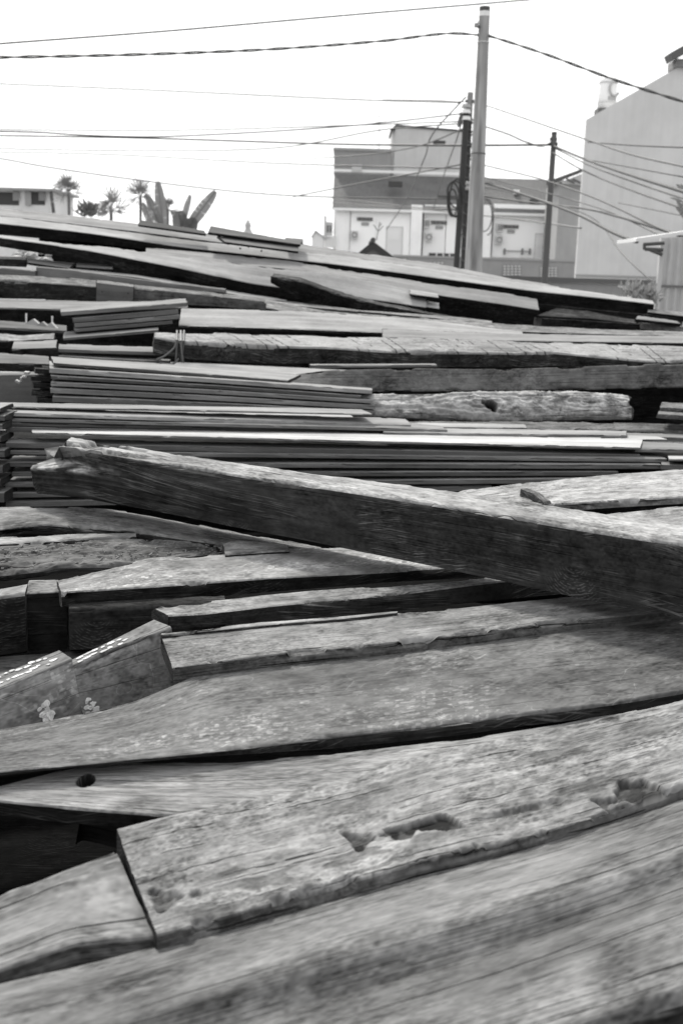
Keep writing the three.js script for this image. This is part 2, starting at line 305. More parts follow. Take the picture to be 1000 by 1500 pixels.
// ------------------------------------------------------------------ the yard and the far setting
{
  const g = new THREE.PlaneGeometry(900, 900, 1, 1); g.rotateX(-Math.PI / 2);
  const t = bake(512, 512, (u, v) => { const n = fbm(u * 8, v * 8, 8, 8, 3, 4), f = vn(u * 128, v * 128, 128, 128, 4); return [0.2 * (0.6 + 0.6 * n + 0.3 * f), 0.5 + 0.4 * (f - 0.5) + 0.3 * (n - 0.5)]; });
  for (const k of [t.map, t.bump]) k.repeat.set(220, 220);
  const m = new THREE.MeshStandardMaterial({ map: t.map, bumpMap: t.bump, bumpScale: 0.02, roughness: 0.95 });
  add('ground', g, m, null, 'bare earth of the timber yard and the plots behind', null, null, 'structure');
}
const stuccoTex = bake(1024, 1024, (u, v) => {
  const n = fbm(u * 4, v * 4, 4, 4, 101, 4), st = vn(u * 90, v * 3, 90, 3, 102) * 0.6 + vn(u * 40, v * 2, 40, 2, 103) * 0.4, run = step(0.55, 0.8, vn(u * 30, v * 2, 30, 2, 104)) * step(0.3, 0.8, vn(u * 9, v * 3, 9, 3, 105));
  return [1 * (0.8 + 0.24 * n + 0.08 * (fbm(u * 24, v * 20, 24, 20, 107, 3) - 0.5) + 0.07 * (st - 0.5) - 0.06 * run), 0.5 + 0.3 * (vn(u * 200, v * 200, 200, 200, 106) - 0.5)];
});
const stucco = (g, s) => { const m = new THREE.MeshStandardMaterial({ map: stuccoTex.map.clone(), roughness: 0.92 }); m.map.repeat.set(s, s); m.color.setRGB(g, g, g); return m; };
function boxUV(g) {         // uv in metres on a box
  const p = g.attributes.position, n = g.attributes.normal, u = g.attributes.uv;
  for (let i = 0; i < p.count; i++) { const ax = Math.abs(n.getX(i)), ay = Math.abs(n.getY(i)), az = Math.abs(n.getZ(i)); u.setXY(i, ax > ay && ax > az ? p.getZ(i) : p.getX(i), ay > ax && ay > az ? p.getZ(i) : p.getY(i)); }
  return g;
}
const box = (x0, y0, z0, x1, y1, z1, r) => { const w = Math.abs(x1 - x0), h = Math.abs(y1 - y0), d = Math.abs(z1 - z0); const g = r ? new RoundedBoxGeometry(w, h, d, 1, r) : new THREE.BoxGeometry(w, h, d); g.translate((x0 + x1) / 2, (y0 + y1) / 2, (z0 + z1) / 2); return boxUV(g); };
// a box whose front face covers the given part of the picture on the upright plane D metres ahead, dep metres deep
const facade = (x0, y0, x1, y1, D, dep, out = 0) => { const a = atWall((x0 + x1) / 2, y0, D), b = atWall((x0 + x1) / 2, y1, D), l = atWall(x0, (y0 + y1) / 2, D), r = atWall(x1, (y0 + y1) / 2, D); return box(l.x, b.y, -D + out, r.x, a.y, -D + out - dep); };
const tube = (pts, r, n = 24, rad = 6) => new THREE.TubeGeometry(new THREE.CatmullRomCurve3(pts), n, r, rad, false);
const rod = (a, b, r0, r1 = r0, s = 10) => { const d = b.clone().sub(a), g = new THREE.CylinderGeometry(r1, r0, d.length(), s, 1); g.applyQuaternion(new THREE.Quaternion().setFromUnitVectors(V3(0, 1, 0), d.clone().normalize())); return g.translate((a.x + b.x) / 2, (a.y + b.y) / 2, (a.z + b.z) / 2); };
function prism(poly, depth) {       // an outline of points on an upright plane, carried back by depth metres
  const s = new THREE.Shape(poly.map(p => new THREE.Vector2(p.x, p.y))), g = new THREE.ExtrudeGeometry(s, { depth, bevelEnabled: false });
  return g.translate(0, 0, poly[0].z - depth);
}

// the long two-storey building across the street
{
  const D = 80, b = thing('apartment_building', atWall(660, 420, D).setY(0), 'long low apartment block with grey roof and white walls behind the poles', 'building');
  const white = stucco(0.9, 0.12), grey = plain(0.5, 0.9), dark = plain(0.05, 0.7), tile = plain(0.17, 0.9), pale = plain(0.8, 0.85), conc = stucco(0.56, 0.15);
  const roofT = bake(512, 512, (u, v) => { const n = fbm(u * 6, v * 6, 6, 6, 201, 4), row = 0.5 + 0.5 * Math.cos(v * 6.2832 * 24), cr = vn(u * 120, v * 24, 120, 24, 202); return [0.8 + 0.3 * (n - 0.5) + 0.14 * (row - 0.5) + 0.2 * (cr - 0.5), 0.5 + 0.3 * row]; });
  tile.map = roofT.map; tile.map.repeat.set(0.12, 0.25); tile.bumpMap = roofT.bump; tile.bumpScale = 0.05;
  const L = atWall(487, 305, D).x, R = atWall(852, 310, D).x, ev = atWall(660, 306, D).y, rg = atWall(660, 259, D + 3.2).y;
  const w = box(L + 0.1, 0, -D - 0.6, R, ev, -D - 9); add('wall', w, white, b);
  const rp = [[-D + 0.35, ev - 0.12], [-D - 3.2, rg], [-D - 3.2, rg - 0.2], [-D + 0.35, ev - 0.32]];
  const sh = new THREE.Shape(rp.map(([z, y]) => new THREE.Vector2(-z, y))), rgm = new THREE.ExtrudeGeometry(sh, { depth: R - L, bevelEnabled: false }); rgm.rotateY(Math.PI / 2); rgm.translate(L, 0, 0);
  { const p = rgm.attributes.position, u = rgm.attributes.uv; for (let i = 0; i < p.count; i++) u.setXY(i, p.getX(i), p.getY(i) * 1.6); }
  const roof = add('roof', rgm, tile, b); add('eave_board', box(L - 0.05, ev - 0.34, -D + 0.42, R, ev - 0.16, -D + 0.36), pale, roof);
  add('flat_roof', box(L, rg - 0.6, -D - 3.21, R, rg - 0.05, -D - 9), pale, b);
  add('roof_vent', facade(569, 264, 590, 272, D - 0.2, 0.5, -0.9), dark, roof);
  add('roof_hatch', facade(756, 276, 764, 283, D, 0.5, -1.2), pale, roof); add('roof_gap', facade(777, 291, 790, 297, D, 0.4, -0.45), dark, roof);
  const up = add('upper_storey', facade(489, 219, 572, 256, D + 3.3, 5), conc.clone(), b); up.material.color.setRGB(0.3, 0.3, 0.3);
  add('parapet', facade(488, 250, 672, 254, D + 3.28, 0.2), pale, b);
  add('window', facade(515, 241, 530, 251, D + 3.22, 0.1), grey, up); add('coping', facade(488, 217, 573, 221, D + 3.2, 5.2), plain(0.3), up);
  const T = D + 3.3, tp = [atWall(579, 184, T), atWall(680, 192, T), atWall(680, 262, T), atWall(577, 262, T)]; tp[3].x = tp[0].x; tp[2].x = tp[1].x;
  const tw = add('tower', prism(tp, 4.5), conc, b);
  const sl = [atWall(572, 189, T - 0.1), atWall(580, 182, T - 0.1), atWall(682, 190.5, T - 0.1), atWall(682, 193, T - 0.1), atWall(580, 185.5, T - 0.1), atWall(572, 193, T - 0.1)];
  add('tower_roof', prism(sl, 4.8), dark, tw); add('slot_window', facade(634, 206, 652, 213, T - 0.02, 0.1), dark, tw);
  add('side_pier', facade(572.5, 191, 579, 256, T + 0.3, 3.5), plain(0.6), tw);
  // front wall: bays, piers, vents, doors, cooling units
  const bays = [[491, 512, 0.92], [513, 600, 0.97], [620, 652, 0.9], [653, 703, 0.97], [722, 829, 0.97]];
  for (const [a, c, k] of bays) add('wall_bay', facade(a, 300, c, 378, D, 0.6, -0.02), plain(k, 0.9), b);
  for (const [a, c] of [[601, 617], [704, 719], [830, 836]]) add('pier', facade(a, 300, c, 386, D - 0.5, 1.1), stucco(1.0, 0.12), b);
  add('end_bay', facade(837, 312, 852, 392, D, 0.6, -0.1), stucco(0.45, 0.12), b);
  add('window', facade(838, 333, 845, 339, D - 0.1, 0.12), dark, b);
  for (const [x, y] of [[534, 321], [642.5, 326], [747.5, 332]]) { const v = add('vent', facade(x - 11.5, y - 2.6, x + 11.5, y + 2.6, D - 0.04, 0.1), plain(0.1), b); for (let i = 0; i < 4; i++) add('slat', facade(x - 11 + i * 5.6, y - 2.2, x - 8 + i * 5.6, y + 2.2, D - 0.09, 0.04), plain(0.2), v); add('grille', facade(x - 5, y + 4.5, x + 6, y + 9.5, D - 0.05, 0.08), plain(0.33), b); }
  for (const [a, y0, c, y1] of [[566, 333, 588, 376], [783, 343, 799, 386]]) { add('door_frame', facade(a - 1.2, y0 - 1.2, c + 1.2, y1, D - 0.02, 0.06), plain(0.5), b); const d = add('door', facade(a, y0, c, y1, D - 0.05, 0.06), plain(0.74), b); add('door_panel', facade(a + 3, y0 + 4, c - 3, y0 + 18, D - 0.08, 0.04), plain(0.78), d); }
  for (const [x, y, w2, h] of [[625, 327, 8, 13], [732, 333, 8, 13]]) { const u = add('cooling_unit', facade(x - w2 / 2, y - h / 2, x + w2 / 2, y + h / 2, D - 0.5, 0.45), plain(0.62), b); for (let i = 0; i < 3; i++) add('louvre', facade(x - 3 + i * 2.5, y - 4.5, x - 1.8 + i * 2.5, y + 4.5, D - 0.53, 0.03), plain(0.08), u); }
  for (const [x, y] of [[628, 347], [519, 344], [731, 351]]) { const u = add('condenser', facade(x - 5, y - 6, x + 5, y + 6, D - 0.4, 0.4), plain(0.58), b); const c = atWall(x, y, D - 0.42); const r = new THREE.TorusGeometry(0.17, 0.035, 6, 16); r.translate(c.x, c.y, c.z); add('fan_guard', r, plain(0.22), u); }
  { const u = add('balcony_unit', facade(476, 325, 487, 345, D - 0.4, 0.6), plain(0.5), b); for (let i = 0; i < 2; i++) add('louvre', facade(479 + i * 4, 330, 481 + i * 4, 340, D - 0.44, 0.03), plain(0.1), u); add('balcony_wall', facade(474, 316, 477, 352, D - 0.5, 2), plain(0.55), b); add('balcony_slab', facade(474, 346, 492, 362, D - 0.2, 2), plain(0.68), b); }
  add('low_vent', facade(628, 371, 666, 375.5, D - 0.1, 0.1), plain(0.06), b);
  for (const x of [638, 648, 657]) add('vent_post', facade(x, 370.5, x + 2, 376, D - 0.14, 0.1), plain(0.7), b);
  { const u = add('hose_rack', facade(736, 367, 777, 369, D - 0.2, 0.05), plain(0.35), b); for (const x of [737, 763, 774]) add('post', facade(x, 364, x + 3, 373, D - 0.22, 0.08), plain(0.2), u); }
  for (const [x0, y0, x1, y1] of [[511, 302, 511, 374], [603, 302, 601, 374], [551, 321, 549, 364]]) add('drain_pipe', rod(atWall(x0, y0, D - 0.2), atWall(x1, y1, D - 0.2), 0.04), pale, b);
  add('mast', rod(atWall(555, 222, D + 4), atWall(555.5, 152, D + 4), 0.035, 0.02), plain(0.25), b);
  { const m = []; for (const [x0, y0, x1, y1] of [[548, 180, 566, 177], [550, 171, 560, 170]]) m.push(rod(atWall(x0, y0, D + 4), atWall(x1, y1, D + 4), 0.02)); add('aerial', m, plain(0.3), b); }
}
// roof end showing between the block and the warehouse
{
  const D = 74, b = thing('tiled_house', atWall(850, 420, D).setY(0), 'small house with steep dark roof wedged between grey block and warehouse', 'house');
  const p = [atWall(811, 262, D), atWall(860, 244, D), atWall(860, 249, D), atWall(813, 267, D)]; add('roof', prism(p, 3), plain(0.09), b);
  const q = [atWall(822, 266, D + 0.1), atWall(860, 251, D + 0.1), atWall(860, 272, D + 0.1), atWall(824, 269, D + 0.1)]; add('gable', prism(q, 2.5), plain(0.5), b);
  for (const x of [829, 838]) add('rafter', rod(atWall(x, 262, D - 0.1), atWall(x + 12, 268, D - 0.1), 0.07), plain(0.12), b);
  const f = facade(816, 268, 870, 420, D, 5, -0.4); add('wall', f, stucco(0.36, 0.2), b);
}
// garden wall in front of the block
{
  const D = 68, b = thing('garden_wall', atWall(710, 400, D).setY(0), 'low grey wall with pale lattice vents below the white block', 'wall');
  const t = atWall(710, 380, D), l = atWall(575, 385, D), r = atWall(843, 398, D); add('wall', box(l.x, 0, -D, r.x, t.y, -D - 0.3), stucco(0.3, 0.2), b); add('coping', box(l.x, t.y, -D + 0.06, r.x, t.y + 0.12, -D - 0.36), plain(0.3), b);
  for (const [x0, y0, x1, y1, nx, ny] of [[736, 388, 763, 404, 5, 4], [790, 391, 816, 406, 5, 4], [628, 383, 650, 397, 4, 3], [559, 378, 596, 390, 5, 3]]) {
    const v = add('lattice_panel', facade(x0, y0, x1, y1, D - 0.03, 0.02), plain(0.2), b);
    const m = []; for (let i = 0; i < nx; i++) for (let j = 0; j < ny; j++) { const a = lerp(x0, x1, (i + 0.15) / nx), c = lerp(x0, x1, (i + 0.85) / nx), e = lerp(y0, y1, (j + 0.2) / ny), f = lerp(y0, y1, (j + 0.8) / ny); m.push(facade(a, e, c, f, D - 0.07, 0.03)); }
    add('lattice_blocks', m, plain(0.5), v, null, null, null, 'stuff');
  }
}
// warehouse with the plain gable wall
{
  const D = 45, b = thing('warehouse', atWall(930, 420, D).setY(0), 'tall windowless warehouse with sloping streaked grey gable wall', 'warehouse');
  const a = atWall(850, 290, D), tl = atWall(857, 175, D), p = [V3(a.x, 0, -D), V3(a.x, tl.y, -D), atWall(1000, 94, D), atWall(1090, 43, D), V3(atWall(1090, 43, D).x, 0, -D)];
  const g = prism(p, 0.15); add('wall', g, stucco(0.63, 0.16), b);
  const back = [V3(p[0].x + 4.2, 0, -D - 0.17), V3(p[0].x + 4.2, tl.y, -D - 0.17), V3(p[3].x, p[3].y - 0.6, -D - 0.17), V3(p[3].x, 0, -D - 0.17)]; add('hall', prism(back, 13), stucco(0.5, 0.16), b);
  const e = atWall(985, 88, D - 0.5), f = atWall(1085, 32, D - 0.5), u = V3(-0.3, 1, 0).multiplyScalar(0.22);
  add('roof', prism([e, f, f.clone().add(V3(-0.12, 0.26, 0)), e.clone().add(V3(-0.12, 0.26, 0))], 0.9), plain(0.1), b);
  add('eave_block', facade(990, 86, 1012, 98, D - 0.2, 1.2), plain(0.2), b);
  add('kerb_line', facade(843, 404, 1000, 407, D - 0.04, 0.06), plain(0.3), b);
}
{   // water tank on the warehouse roof
  const D = 47, c = atWall(889, 140, D), top = atWall(890, 113, D), r = (atWall(903, 140, D).x - atWall(876, 140, D).x) / 2;
  const b = thing('water_tank', V3(c.x, atWall(888, 160, D).y - 0.9, c.z), 'pale cylindrical water tank with dark printed ring above the warehouse slope', 'water tank');
  const y0 = atWall(888, 160, D).y; const g = new THREE.LatheGeometry([[0, y0], [r, y0], [r, y0 + 0.5], [r * 1.02, y0 + 0.52], [r * 1.02, y0 + 0.58], [r, y0 + 0.6], [r, top.y - 0.12], [r * 0.8, top.y], [0, top.y + 0.06]].map(q => new THREE.Vector2(...q)), 28); g.translate(c.x, 0, c.z); add('tank', g, plain(0.86, 0.5), b);
  const t = new THREE.TorusGeometry(0.27, 0.05, 6, 20, 4.6); t.rotateZ(1.2); t.rotateY(0.55); t.translate(c.x + r * 0.53, atWall(898, 132, D).y, c.z + r * 0.86); add('printed_ring', t, plain(0.4), b);
  const q = new THREE.CylinderGeometry(r + 0.008, r + 0.008, 0.16, 20, 1, true, -0.15, 1.1); q.translate(c.x, atWall(897, 146, D).y, c.z); add('printed_band', q, plain(0.42), b);
  for (const [yy, k] of [[122, 0.55], [151, 0.6]]) { const h = new THREE.CylinderGeometry(r + 0.012, r + 0.012, 0.07, 20, 1, true); h.translate(c.x, atWall(888, yy, D).y, c.z); add('rib', h, plain(k), b); }
  add('stand', box(c.x - r * 1.1, y0 - 0.25, c.z + r, c.x + r, y0 - 0.004, c.z - r), plain(0.12), b);
  for (const s of [-0.8, 0.8]) add('leg', box(c.x + s * r - 0.08, y0 - 0.9, c.z + 0.08, c.x + s * r + 0.08, y0 - 0.254, c.z - 0.08), plain(0.2), b);
}
{   // long low wall in front of the warehouse
  const D = 31, b = thing('boundary_wall', atWall(850, 420, D).setY(0), 'long plain boundary wall with dark coping at foot of warehouse', 'wall');
  const l = atWall(698, 404, D), r = atWall(1005, 415, D); add('wall', box(l.x, 0, -D, r.x, l.y - 0.12, -D - 0.25), stucco(0.27, 0.3), b); add('coping', box(l.x, l.y - 0.116, -D + 0.05, r.x, l.y + 0.02, -D - 0.3), plain(0.1), b);
}
{   // corrugated shed
  const D = 15, b = thing('metal_shed', atWall(990, 420, D).setY(0), 'corrugated metal shed with thin overhanging roof sheet by the warehouse', 'shed');
  const l = atWall(968, 400, D).x, r = l + 2.6, y1 = atWall(985, 349, D).y, pts = []; const n = 120;
  for (let i = 0; i <= n; i++) pts.push([lerp(l, r, i / n), -D + 0.022 * Math.cos(i / n * (r - l) / 0.105 * 6.2832)]);
  const pos = [], id = []; pts.forEach(([x, z]) => pos.push(x, 0, z, x, y1 + (x - l) * 0.1, z)); for (let i = 0; i < n; i++) id.push(2 * i, 2 * i + 2, 2 * i + 1, 2 * i + 1, 2 * i + 2, 2 * i + 3);
  const g = new THREE.BufferGeometry(); g.setAttribute('position', new THREE.Float32BufferAttribute(pos, 3)); g.setAttribute('uv', new THREE.Float32BufferAttribute(pos.filter((_, i) => i % 3 < 2), 2)); g.setIndex(id); g.computeVertexNormals(); const cm = stucco(0.45, 0.7); cm.metalness = 0.2; cm.roughness = 0.6; add('wall_sheet', g, cm, b);
  add('corner_post', box(l - 0.05, 0, -D - 0.06, l + 0.004, y1, -D + 0.03), plain(0.42), b); add('seam', box(l + 0.01, atWall(985, 419, D).y - 0.02, -D + 0.024, r, atWall(985, 419, D).y + 0.01, -D + 0.034), plain(0.12), b);
  { const w = box(-0.03, 0, -3.2, 0, y1 - 0.02, 0); w.rotateY(-0.42); w.translate(l + 0.02, 0, -D - 0.07); add('side_wall', w, plain(0.3), b); }
  const a = atWall(931, 354, D + 0.4), c = atWall(1045, 337, D + 0.4), sheet = prism([a, c, c.clone().add(V3(0, 0.045, 0)), a.clone().add(V3(0, 0.045, 0))], 1.1); add('roof_sheet', sheet, plain(0.62, 0.6), b);
  for (const [x0, y0, x1, y1b] of [[942, 358, 972, 356], [944, 365, 970, 366], [952, 366, 969, 373]]) add('bracket', rod(atWall(x0, y0, D - 0.1), atWall(x1, y1b, D - 0.1), 0.025), plain(0.06), b);
  add('bracket', rod(atWall(943, 357, D - 0.1), atWall(943, 366, D - 0.1), 0.02), plain(0.06), b);
}
{   // little roof peeping over the timber
  const D = 27, b = thing('small_hut', atWall(548, 420, D).setY(0), 'small hut with dark gabled roof and knobbed ridge peeping over the pile', 'hut');
  const pk = atWall(546, 353, D), L = atWall(519, 375, D), R = atWall(579, 378, D), dd = V3(0, -0.12, 0), i = [pk.clone().add(V3(0, -0.19, 0)), L.clone().add(V3(0.1, -0.16, 0)), R.clone().add(V3(-0.1, -0.16, 0))];
  add('gable_wall', prism([pk.clone().add(V3(0, -0.12, 0)), L.clone().add(V3(0.05, -0.1, 0)), V3(L.x + 0.05, 0, -D), V3(R.x - 0.05, 0, -D), R.clone().add(V3(-0.05, -0.1, 0))], 2.4).translate(0, 0, -0.3), plain(0.3), b);
  add('roof', prism([pk, R, R.clone().add(dd), i[0], L.clone().add(dd), L], 3), plain(0.035), b);
  const kn = new THREE.CylinderGeometry(0.06, 0.06, 3.1, 10); kn.rotateX(Math.PI / 2); kn.translate(pk.x, pk.y + 0.02, -D - 1.45); add('ridge_cap', kn, plain(0.07), b);
  const m = []; for (const q of [[551, 352, 556, 325], [553, 340, 561, 331], [553, 338, 547, 329], [554, 333, 559, 327]]) m.push(rod(atWall(q[0], q[1], D - 0.05), atWall(q[2], q[3], D - 0.05), 0.013)); add('finial', m, plain(0.3), b);
}
{   // white house at the left edge
  const D = 48, b = thing('white_house', atWall(30, 320, D).setY(0), 'white house with tarpaulins over dark openings above the pile', 'house');
  const l = atWall(-60, 300, D), r = atWall(74, 300, D), t = atWall(20, 279, D); add('wall', box(l.x, 0, -D, r.x, t.y, -D - 4), stucco(0.72, 0.3), b);
  add('roof_slab', box(l.x, t.y, -D + 0.3, r.x + 0.25, t.y + 0.1, -D - 4.2), plain(0.3), b);
  for (const [x0, x1] of [[-28, 28], [38, 66]]) { const w = add('opening', facade(x0, 281, x1, 300, D - 0.02, 0.05), plain(0.05), b); const s = facade(x0 - 1, 280, x0 + 8, 301, D - 0.08, 0.05); add('tarpaulin', s, plain(0.3), w); add('tarpaulin', facade(x1 - 9, 280, x1 + 0.5, 294, D - 0.1, 0.05), plain(0.22), w); }
  add('corner_pipe', rod(atWall(75, 280, D - 0.2), atWall(79, 312, D - 0.2), 0.07), plain(0.08), b);
}
{ const D = 55, b = thing('roof_spire', atWall(362, 345, D), 'small pale onion shaped finial above the ridge boards', 'spire'); const c = atWall(363, 344, D); const g = new THREE.LatheGeometry([[0.34, -0.8], [0.3, 0], [0.22, 0.12], [0.12, 0.3], [0.16, 0.42], [0.12, 0.55], [0.05, 0.68], [0, 0.74]].map(q => new THREE.Vector2(...q)), 14); g.translate(c.x, c.y, c.z); add('finial', g, plain(0.4), b);
  add('turret', rod(V3(c.x, 0, c.z), V3(c.x, c.y - 0.78, c.z), 0.36, 0.36, 12), plain(0.6), b); }
{ const D = 75, b = thing('gable_house', atWall(464, 355, D).setY(0), 'tiny pale gabled house at left end of the apartment block', 'house'); const p = [atWall(457, 345, D), atWall(462, 338, D), atWall(473, 345, D), atWall(473, 420, D), atWall(457, 420, D)]; p[3].x = p[2].x; p[4].x = p[0].x; p[3].y = p[4].y = 0; add('wall', prism(p, 4), plain(0.7), b); const q = [atWall(456, 346, D - 0.1), atWall(462, 337, D - 0.1), atWall(474, 346, D - 0.1), atWall(474, 348, D - 0.1), atWall(462, 339, D - 0.1), atWall(456, 348, D - 0.1)]; add('roof', prism(q, 4.2), plain(0.3), b); }

// ------------------------------------------------------------------ poles
const concreteT = bake(256, 512, (u, v) => { const n = fbm(u * 8, v * 10, 8, 10, 301, 4), s = vn(u * 20, v * 4, 20, 4, 302); return [0.75 + 1.0 * (n - 0.5) + 0.5 * (s - 0.5), 0.5 + 0.5 * (n - 0.5)]; });
const concrete = (g) => { const m = new THREE.MeshStandardMaterial({ map: concreteT.map, bumpMap: concreteT.bump, bumpScale: 0.01, roughness: 0.9 }); m.color.setRGB(g, g, g); return m; };
function pole(label, x0, y0, x1, y1, D, r0, r1, mat, name = 'utility_pole') {
  const a = atWall(x0, y0, D), t = atWall(x1, y1, D), k = a.y / (t.y - a.y), f = a.clone().lerp(t, -k), b = thing(name, f, label, 'utility pole');
  add('shaft', rod(f, t, r0 + (r0 - r1) * k, r1, 20), mat, b); b.userData.top = undefined; delete b.userData.top; return { b, f, t, at: (q) => a.clone().lerp(t, q) };
}
{
  const D = 20, P = pole('tall thick round concrete pole with pale band at its top', 692.5, 398, 709.5, 12, D, 0.155, 0.088, concrete(0.36)), { b, t } = P, d = P.at(0).sub(t).normalize();
  add('cap', rod(t.clone().addScaledVector(d, 0.05), t.clone().addScaledVector(d, -0.02), 0.093, 0.09, 20), plain(0.06), b);
  add('band', rod(t.clone().addScaledVector(d, 0.135), t.clone().addScaledVector(d, 0.052), 0.097, 0.096, 20), plain(0.7), b);
  add('bracket', [rod(atWall(704, 30, D), atWall(703, 42, D), 0.02), rod(atWall(703, 40, D), atWall(698, 38, D - 0.1), 0.025)], plain(0.12), b);
  add('insulator', [rod(atWall(697, 40, D - 0.1), atWall(696.5, 34, D - 0.1), 0.035, 0.028, 10), rod(atWall(699, 37, D - 0.1), atWall(700, 31, D - 0.1), 0.014, 0.008, 8)], plain(0.25), b);
  const R = (q) => lerp(0.155, 0.088, q); for (const q of [0.46, 0.875]) { const c = P.at(q); const g = new THREE.TorusGeometry(R(q) + 0.006, 0.008, 6, 20); g.rotateX(Math.PI / 2); g.translate(c.x, c.y, c.z); add('clamp', g, plain(q > 0.8 ? 0.6 : 0.08), b); }
}
{
  const D = 33, P = pole('dark pole with stacked white insulators and crossarm, left of the close pair', 668, 392, 683, 160, D, 0.088, 0.085, plain(0.035)), { b, t } = P;
  for (const [y, k] of [[158, 0.35], [166, 0.75], [176, 0.7]]) { const c = atWall(682.3, y, D); add('insulator', rod(c, c.clone().add(V3(0, 0.1, 0)), 0.14, 0.11, 12), plain(k), b); }
  for (const [x, y] of [[675, 168], [673, 175], [672, 181]]) { const c = atWall(x, y, D); add('hanger', [rod(c, c.clone().add(V3(0.2, 0.03, 0)), 0.025), rod(c.clone().add(V3(0, -0.09, 0)), c.clone().add(V3(0, 0.06, 0)), 0.06, 0.04)], plain(0.12), b); }
  add('crossarm', box(atWall(640, 288, D).x, atWall(655, 291, D).y, -D + 0.2, atWall(672, 288, D).x, atWall(655, 287, D).y, -D + 0.1), plain(0.08), b);
}
{
  const D = 33.4, P = pole('dark pole wrapped in twisted cable, right one of the close pair', 678, 392, 688.5, 136, D, 0.085, 0.08, plain(0.045)), { b } = P;
  add('pole_tip', rod(P.at(0.9), P.at(1).add(V3(0, 0.01, 0)), 0.088, 0.084, 14), plain(0.22), b);
  const pts = []; for (let i = 0; i <= 60; i++) { const q = P.at(0.02 + 0.85 * i / 60); pts.push(q.add(V3(0.1 * Math.cos(i * 1.3) + 0.02, 0, 0.1 * Math.sin(i * 1.3)))); } add('wrapped_cable', tube(pts, 0.022, 240, 5), plain(0.1), b);
  add('clamp', [rod(atWall(681, 148, D), atWall(695, 148, D), 0.04), rod(atWall(693, 147, D), atWall(694, 151, D), 0.05)], plain(0.12), b);
  for (const y of [268, 275]) add('connector', rod(atWall(682, y, D - 0.15), atWall(689, y + 1, D - 0.15), 0.06), plain(0.5), b);
}
{   // coil of spare cable on the pair
  const D = 32.8, m = []; for (const [cx, cy, rx, ry, tl] of [[664, 292, 9, 25, 0.15], [668, 285, 13, 20, 0.3], [662, 297, 7, 20, 0], [668, 290, 10, 28, -0.1]]) { const pts = []; for (let i = 0; i < 28; i++) { const a = i / 27 * 6.28; pts.push(atWall(cx + rx * Math.cos(a) + tl * ry * Math.sin(a) * 0.4, cy + ry * Math.sin(a), D - 0.03 * Math.sin(a * 2))); } m.push(tube(pts, 0.024, 60, 5)); }
  const b = thing('cable_coil', atWall(664, 292, D), 'coiled spare black cable hanging from the dark pole pair', 'cable'); m.forEach(g => add('loop', g, plain(0.04), b));
}
{ const D = 32, m = []; for (const [cx, cy, rx, ry] of [[714, 318, 8, 26], [708, 315, 12, 24]]) { const pts = []; for (let i = 0; i < 20; i++) { const a = -1.9 + i / 19 * 3.6; pts.push(atWall(cx + rx * Math.cos(a), cy + ry * Math.sin(a), D)); } m.push(tube(pts, 0.016, 40, 5)); } const b = thing('loose_cable', atWall(712, 318, D), 'thin loose cable loop beyond the right side of the concrete pole', 'cable'); m.forEach(g => add('loop', g, plain(0.12), b)); }
{
  const D = 30, P = pole('lone slim dark pole in front of the warehouse edge', 797, 412, 811.3, 194, D, 0.088, 0.068, plain(0.09)), { b } = P;
  add('clamp', [rod(atWall(805, 204, D), atWall(815, 204, D), 0.05), rod(atWall(804, 211, D), atWall(816, 211, D), 0.05)], plain(0.05), b);
  add('tip', rod(P.at(0.99), P.at(1).add(V3(0, 0.01, 0)), 0.074, 0.072, 12), plain(0.05), b);
}
// ------------------------------------------------------------------ wires
function wire(label, pts, r, k) {     // [x, y, metres ahead]
  const v = pts.map(([x, y, D]) => atWall(x, y, D)); return add('overhead_wire', tube(v, r * (pts[0][2] >= 40 ? 2.6 : pts[0][2] >= 30 ? 2.05 : 1.35), 48, 5), plain(k * 0.35, 0.6), null, label, 'wire', 'overhead wires');
}
function twisted(label, pts, r) {
  const b = thing('twisted_cable', atWall(...pts[0]), label, 'cable'), c = new THREE.CatmullRomCurve3(pts.map(q => atWall(...q))), L = c.getLength(), n = 160;
  for (const s of [0, 1]) { const v = []; for (let i = 0; i <= n; i++) { const p = c.getPointAt(i / n), a = i / n * L / 0.5 * Math.PI + s * Math.PI; v.push(p.add(V3(0, Math.cos(a) * r, Math.sin(a) * r))); } add('strand', new THREE.TubeGeometry(new THREE.CatmullRomCurve3(v), n * 2, r * 0.95, 5), plain(0.04, 0.6), b); }
}
twisted('thick twisted black cable sagging from the left to the tall concrete pole', [[-60, 85, 15], [0, 84, 15.4], [200, 80, 16.6], [400, 72, 18], [560, 60, 19], [660, 49, 19.8], [702, 51.5, 20]], 0.013);
twisted('thick twisted black cable falling from the tall concrete pole over the warehouse wall', [[709, 51, 20], [730, 57, 19.8], [800, 80, 19], [900, 117, 18], [1000, 149, 17], [1060, 168, 16.4]], 0.013);
wire('single thin topmost wire rising across the sky past the pole top', [[-60, 69, 14], [0, 64, 14.3], [250, 45, 15.5], [500, 23, 17], [770, 0, 19], [900, -12, 20]], 0.009, 0.04);
wire('faint straight wire high over the palms, below the twisted cable', [[-40, 121, 50], [200, 131, 48], [500, 145, 44], [672, 150, 33]], 0.011, 0.3);
wire('dark drooping wire bundle lowest point above the tallest palm', [[-40, 192, 26], [0, 192.5, 26], [60, 194, 27], [120, 198, 28], [210, 200.5, 29], [270, 199, 30], [420, 191, 31], [560, 180, 32.5], [680, 166, 33]], 0.014, 0.06);
wire('taut wire from the left edge to the grey tower behind', [[-40, 189, 40], [140, 191, 40], [300, 190, 39], [500, 184, 37], [676, 178, 33]], 0.008, 0.35);
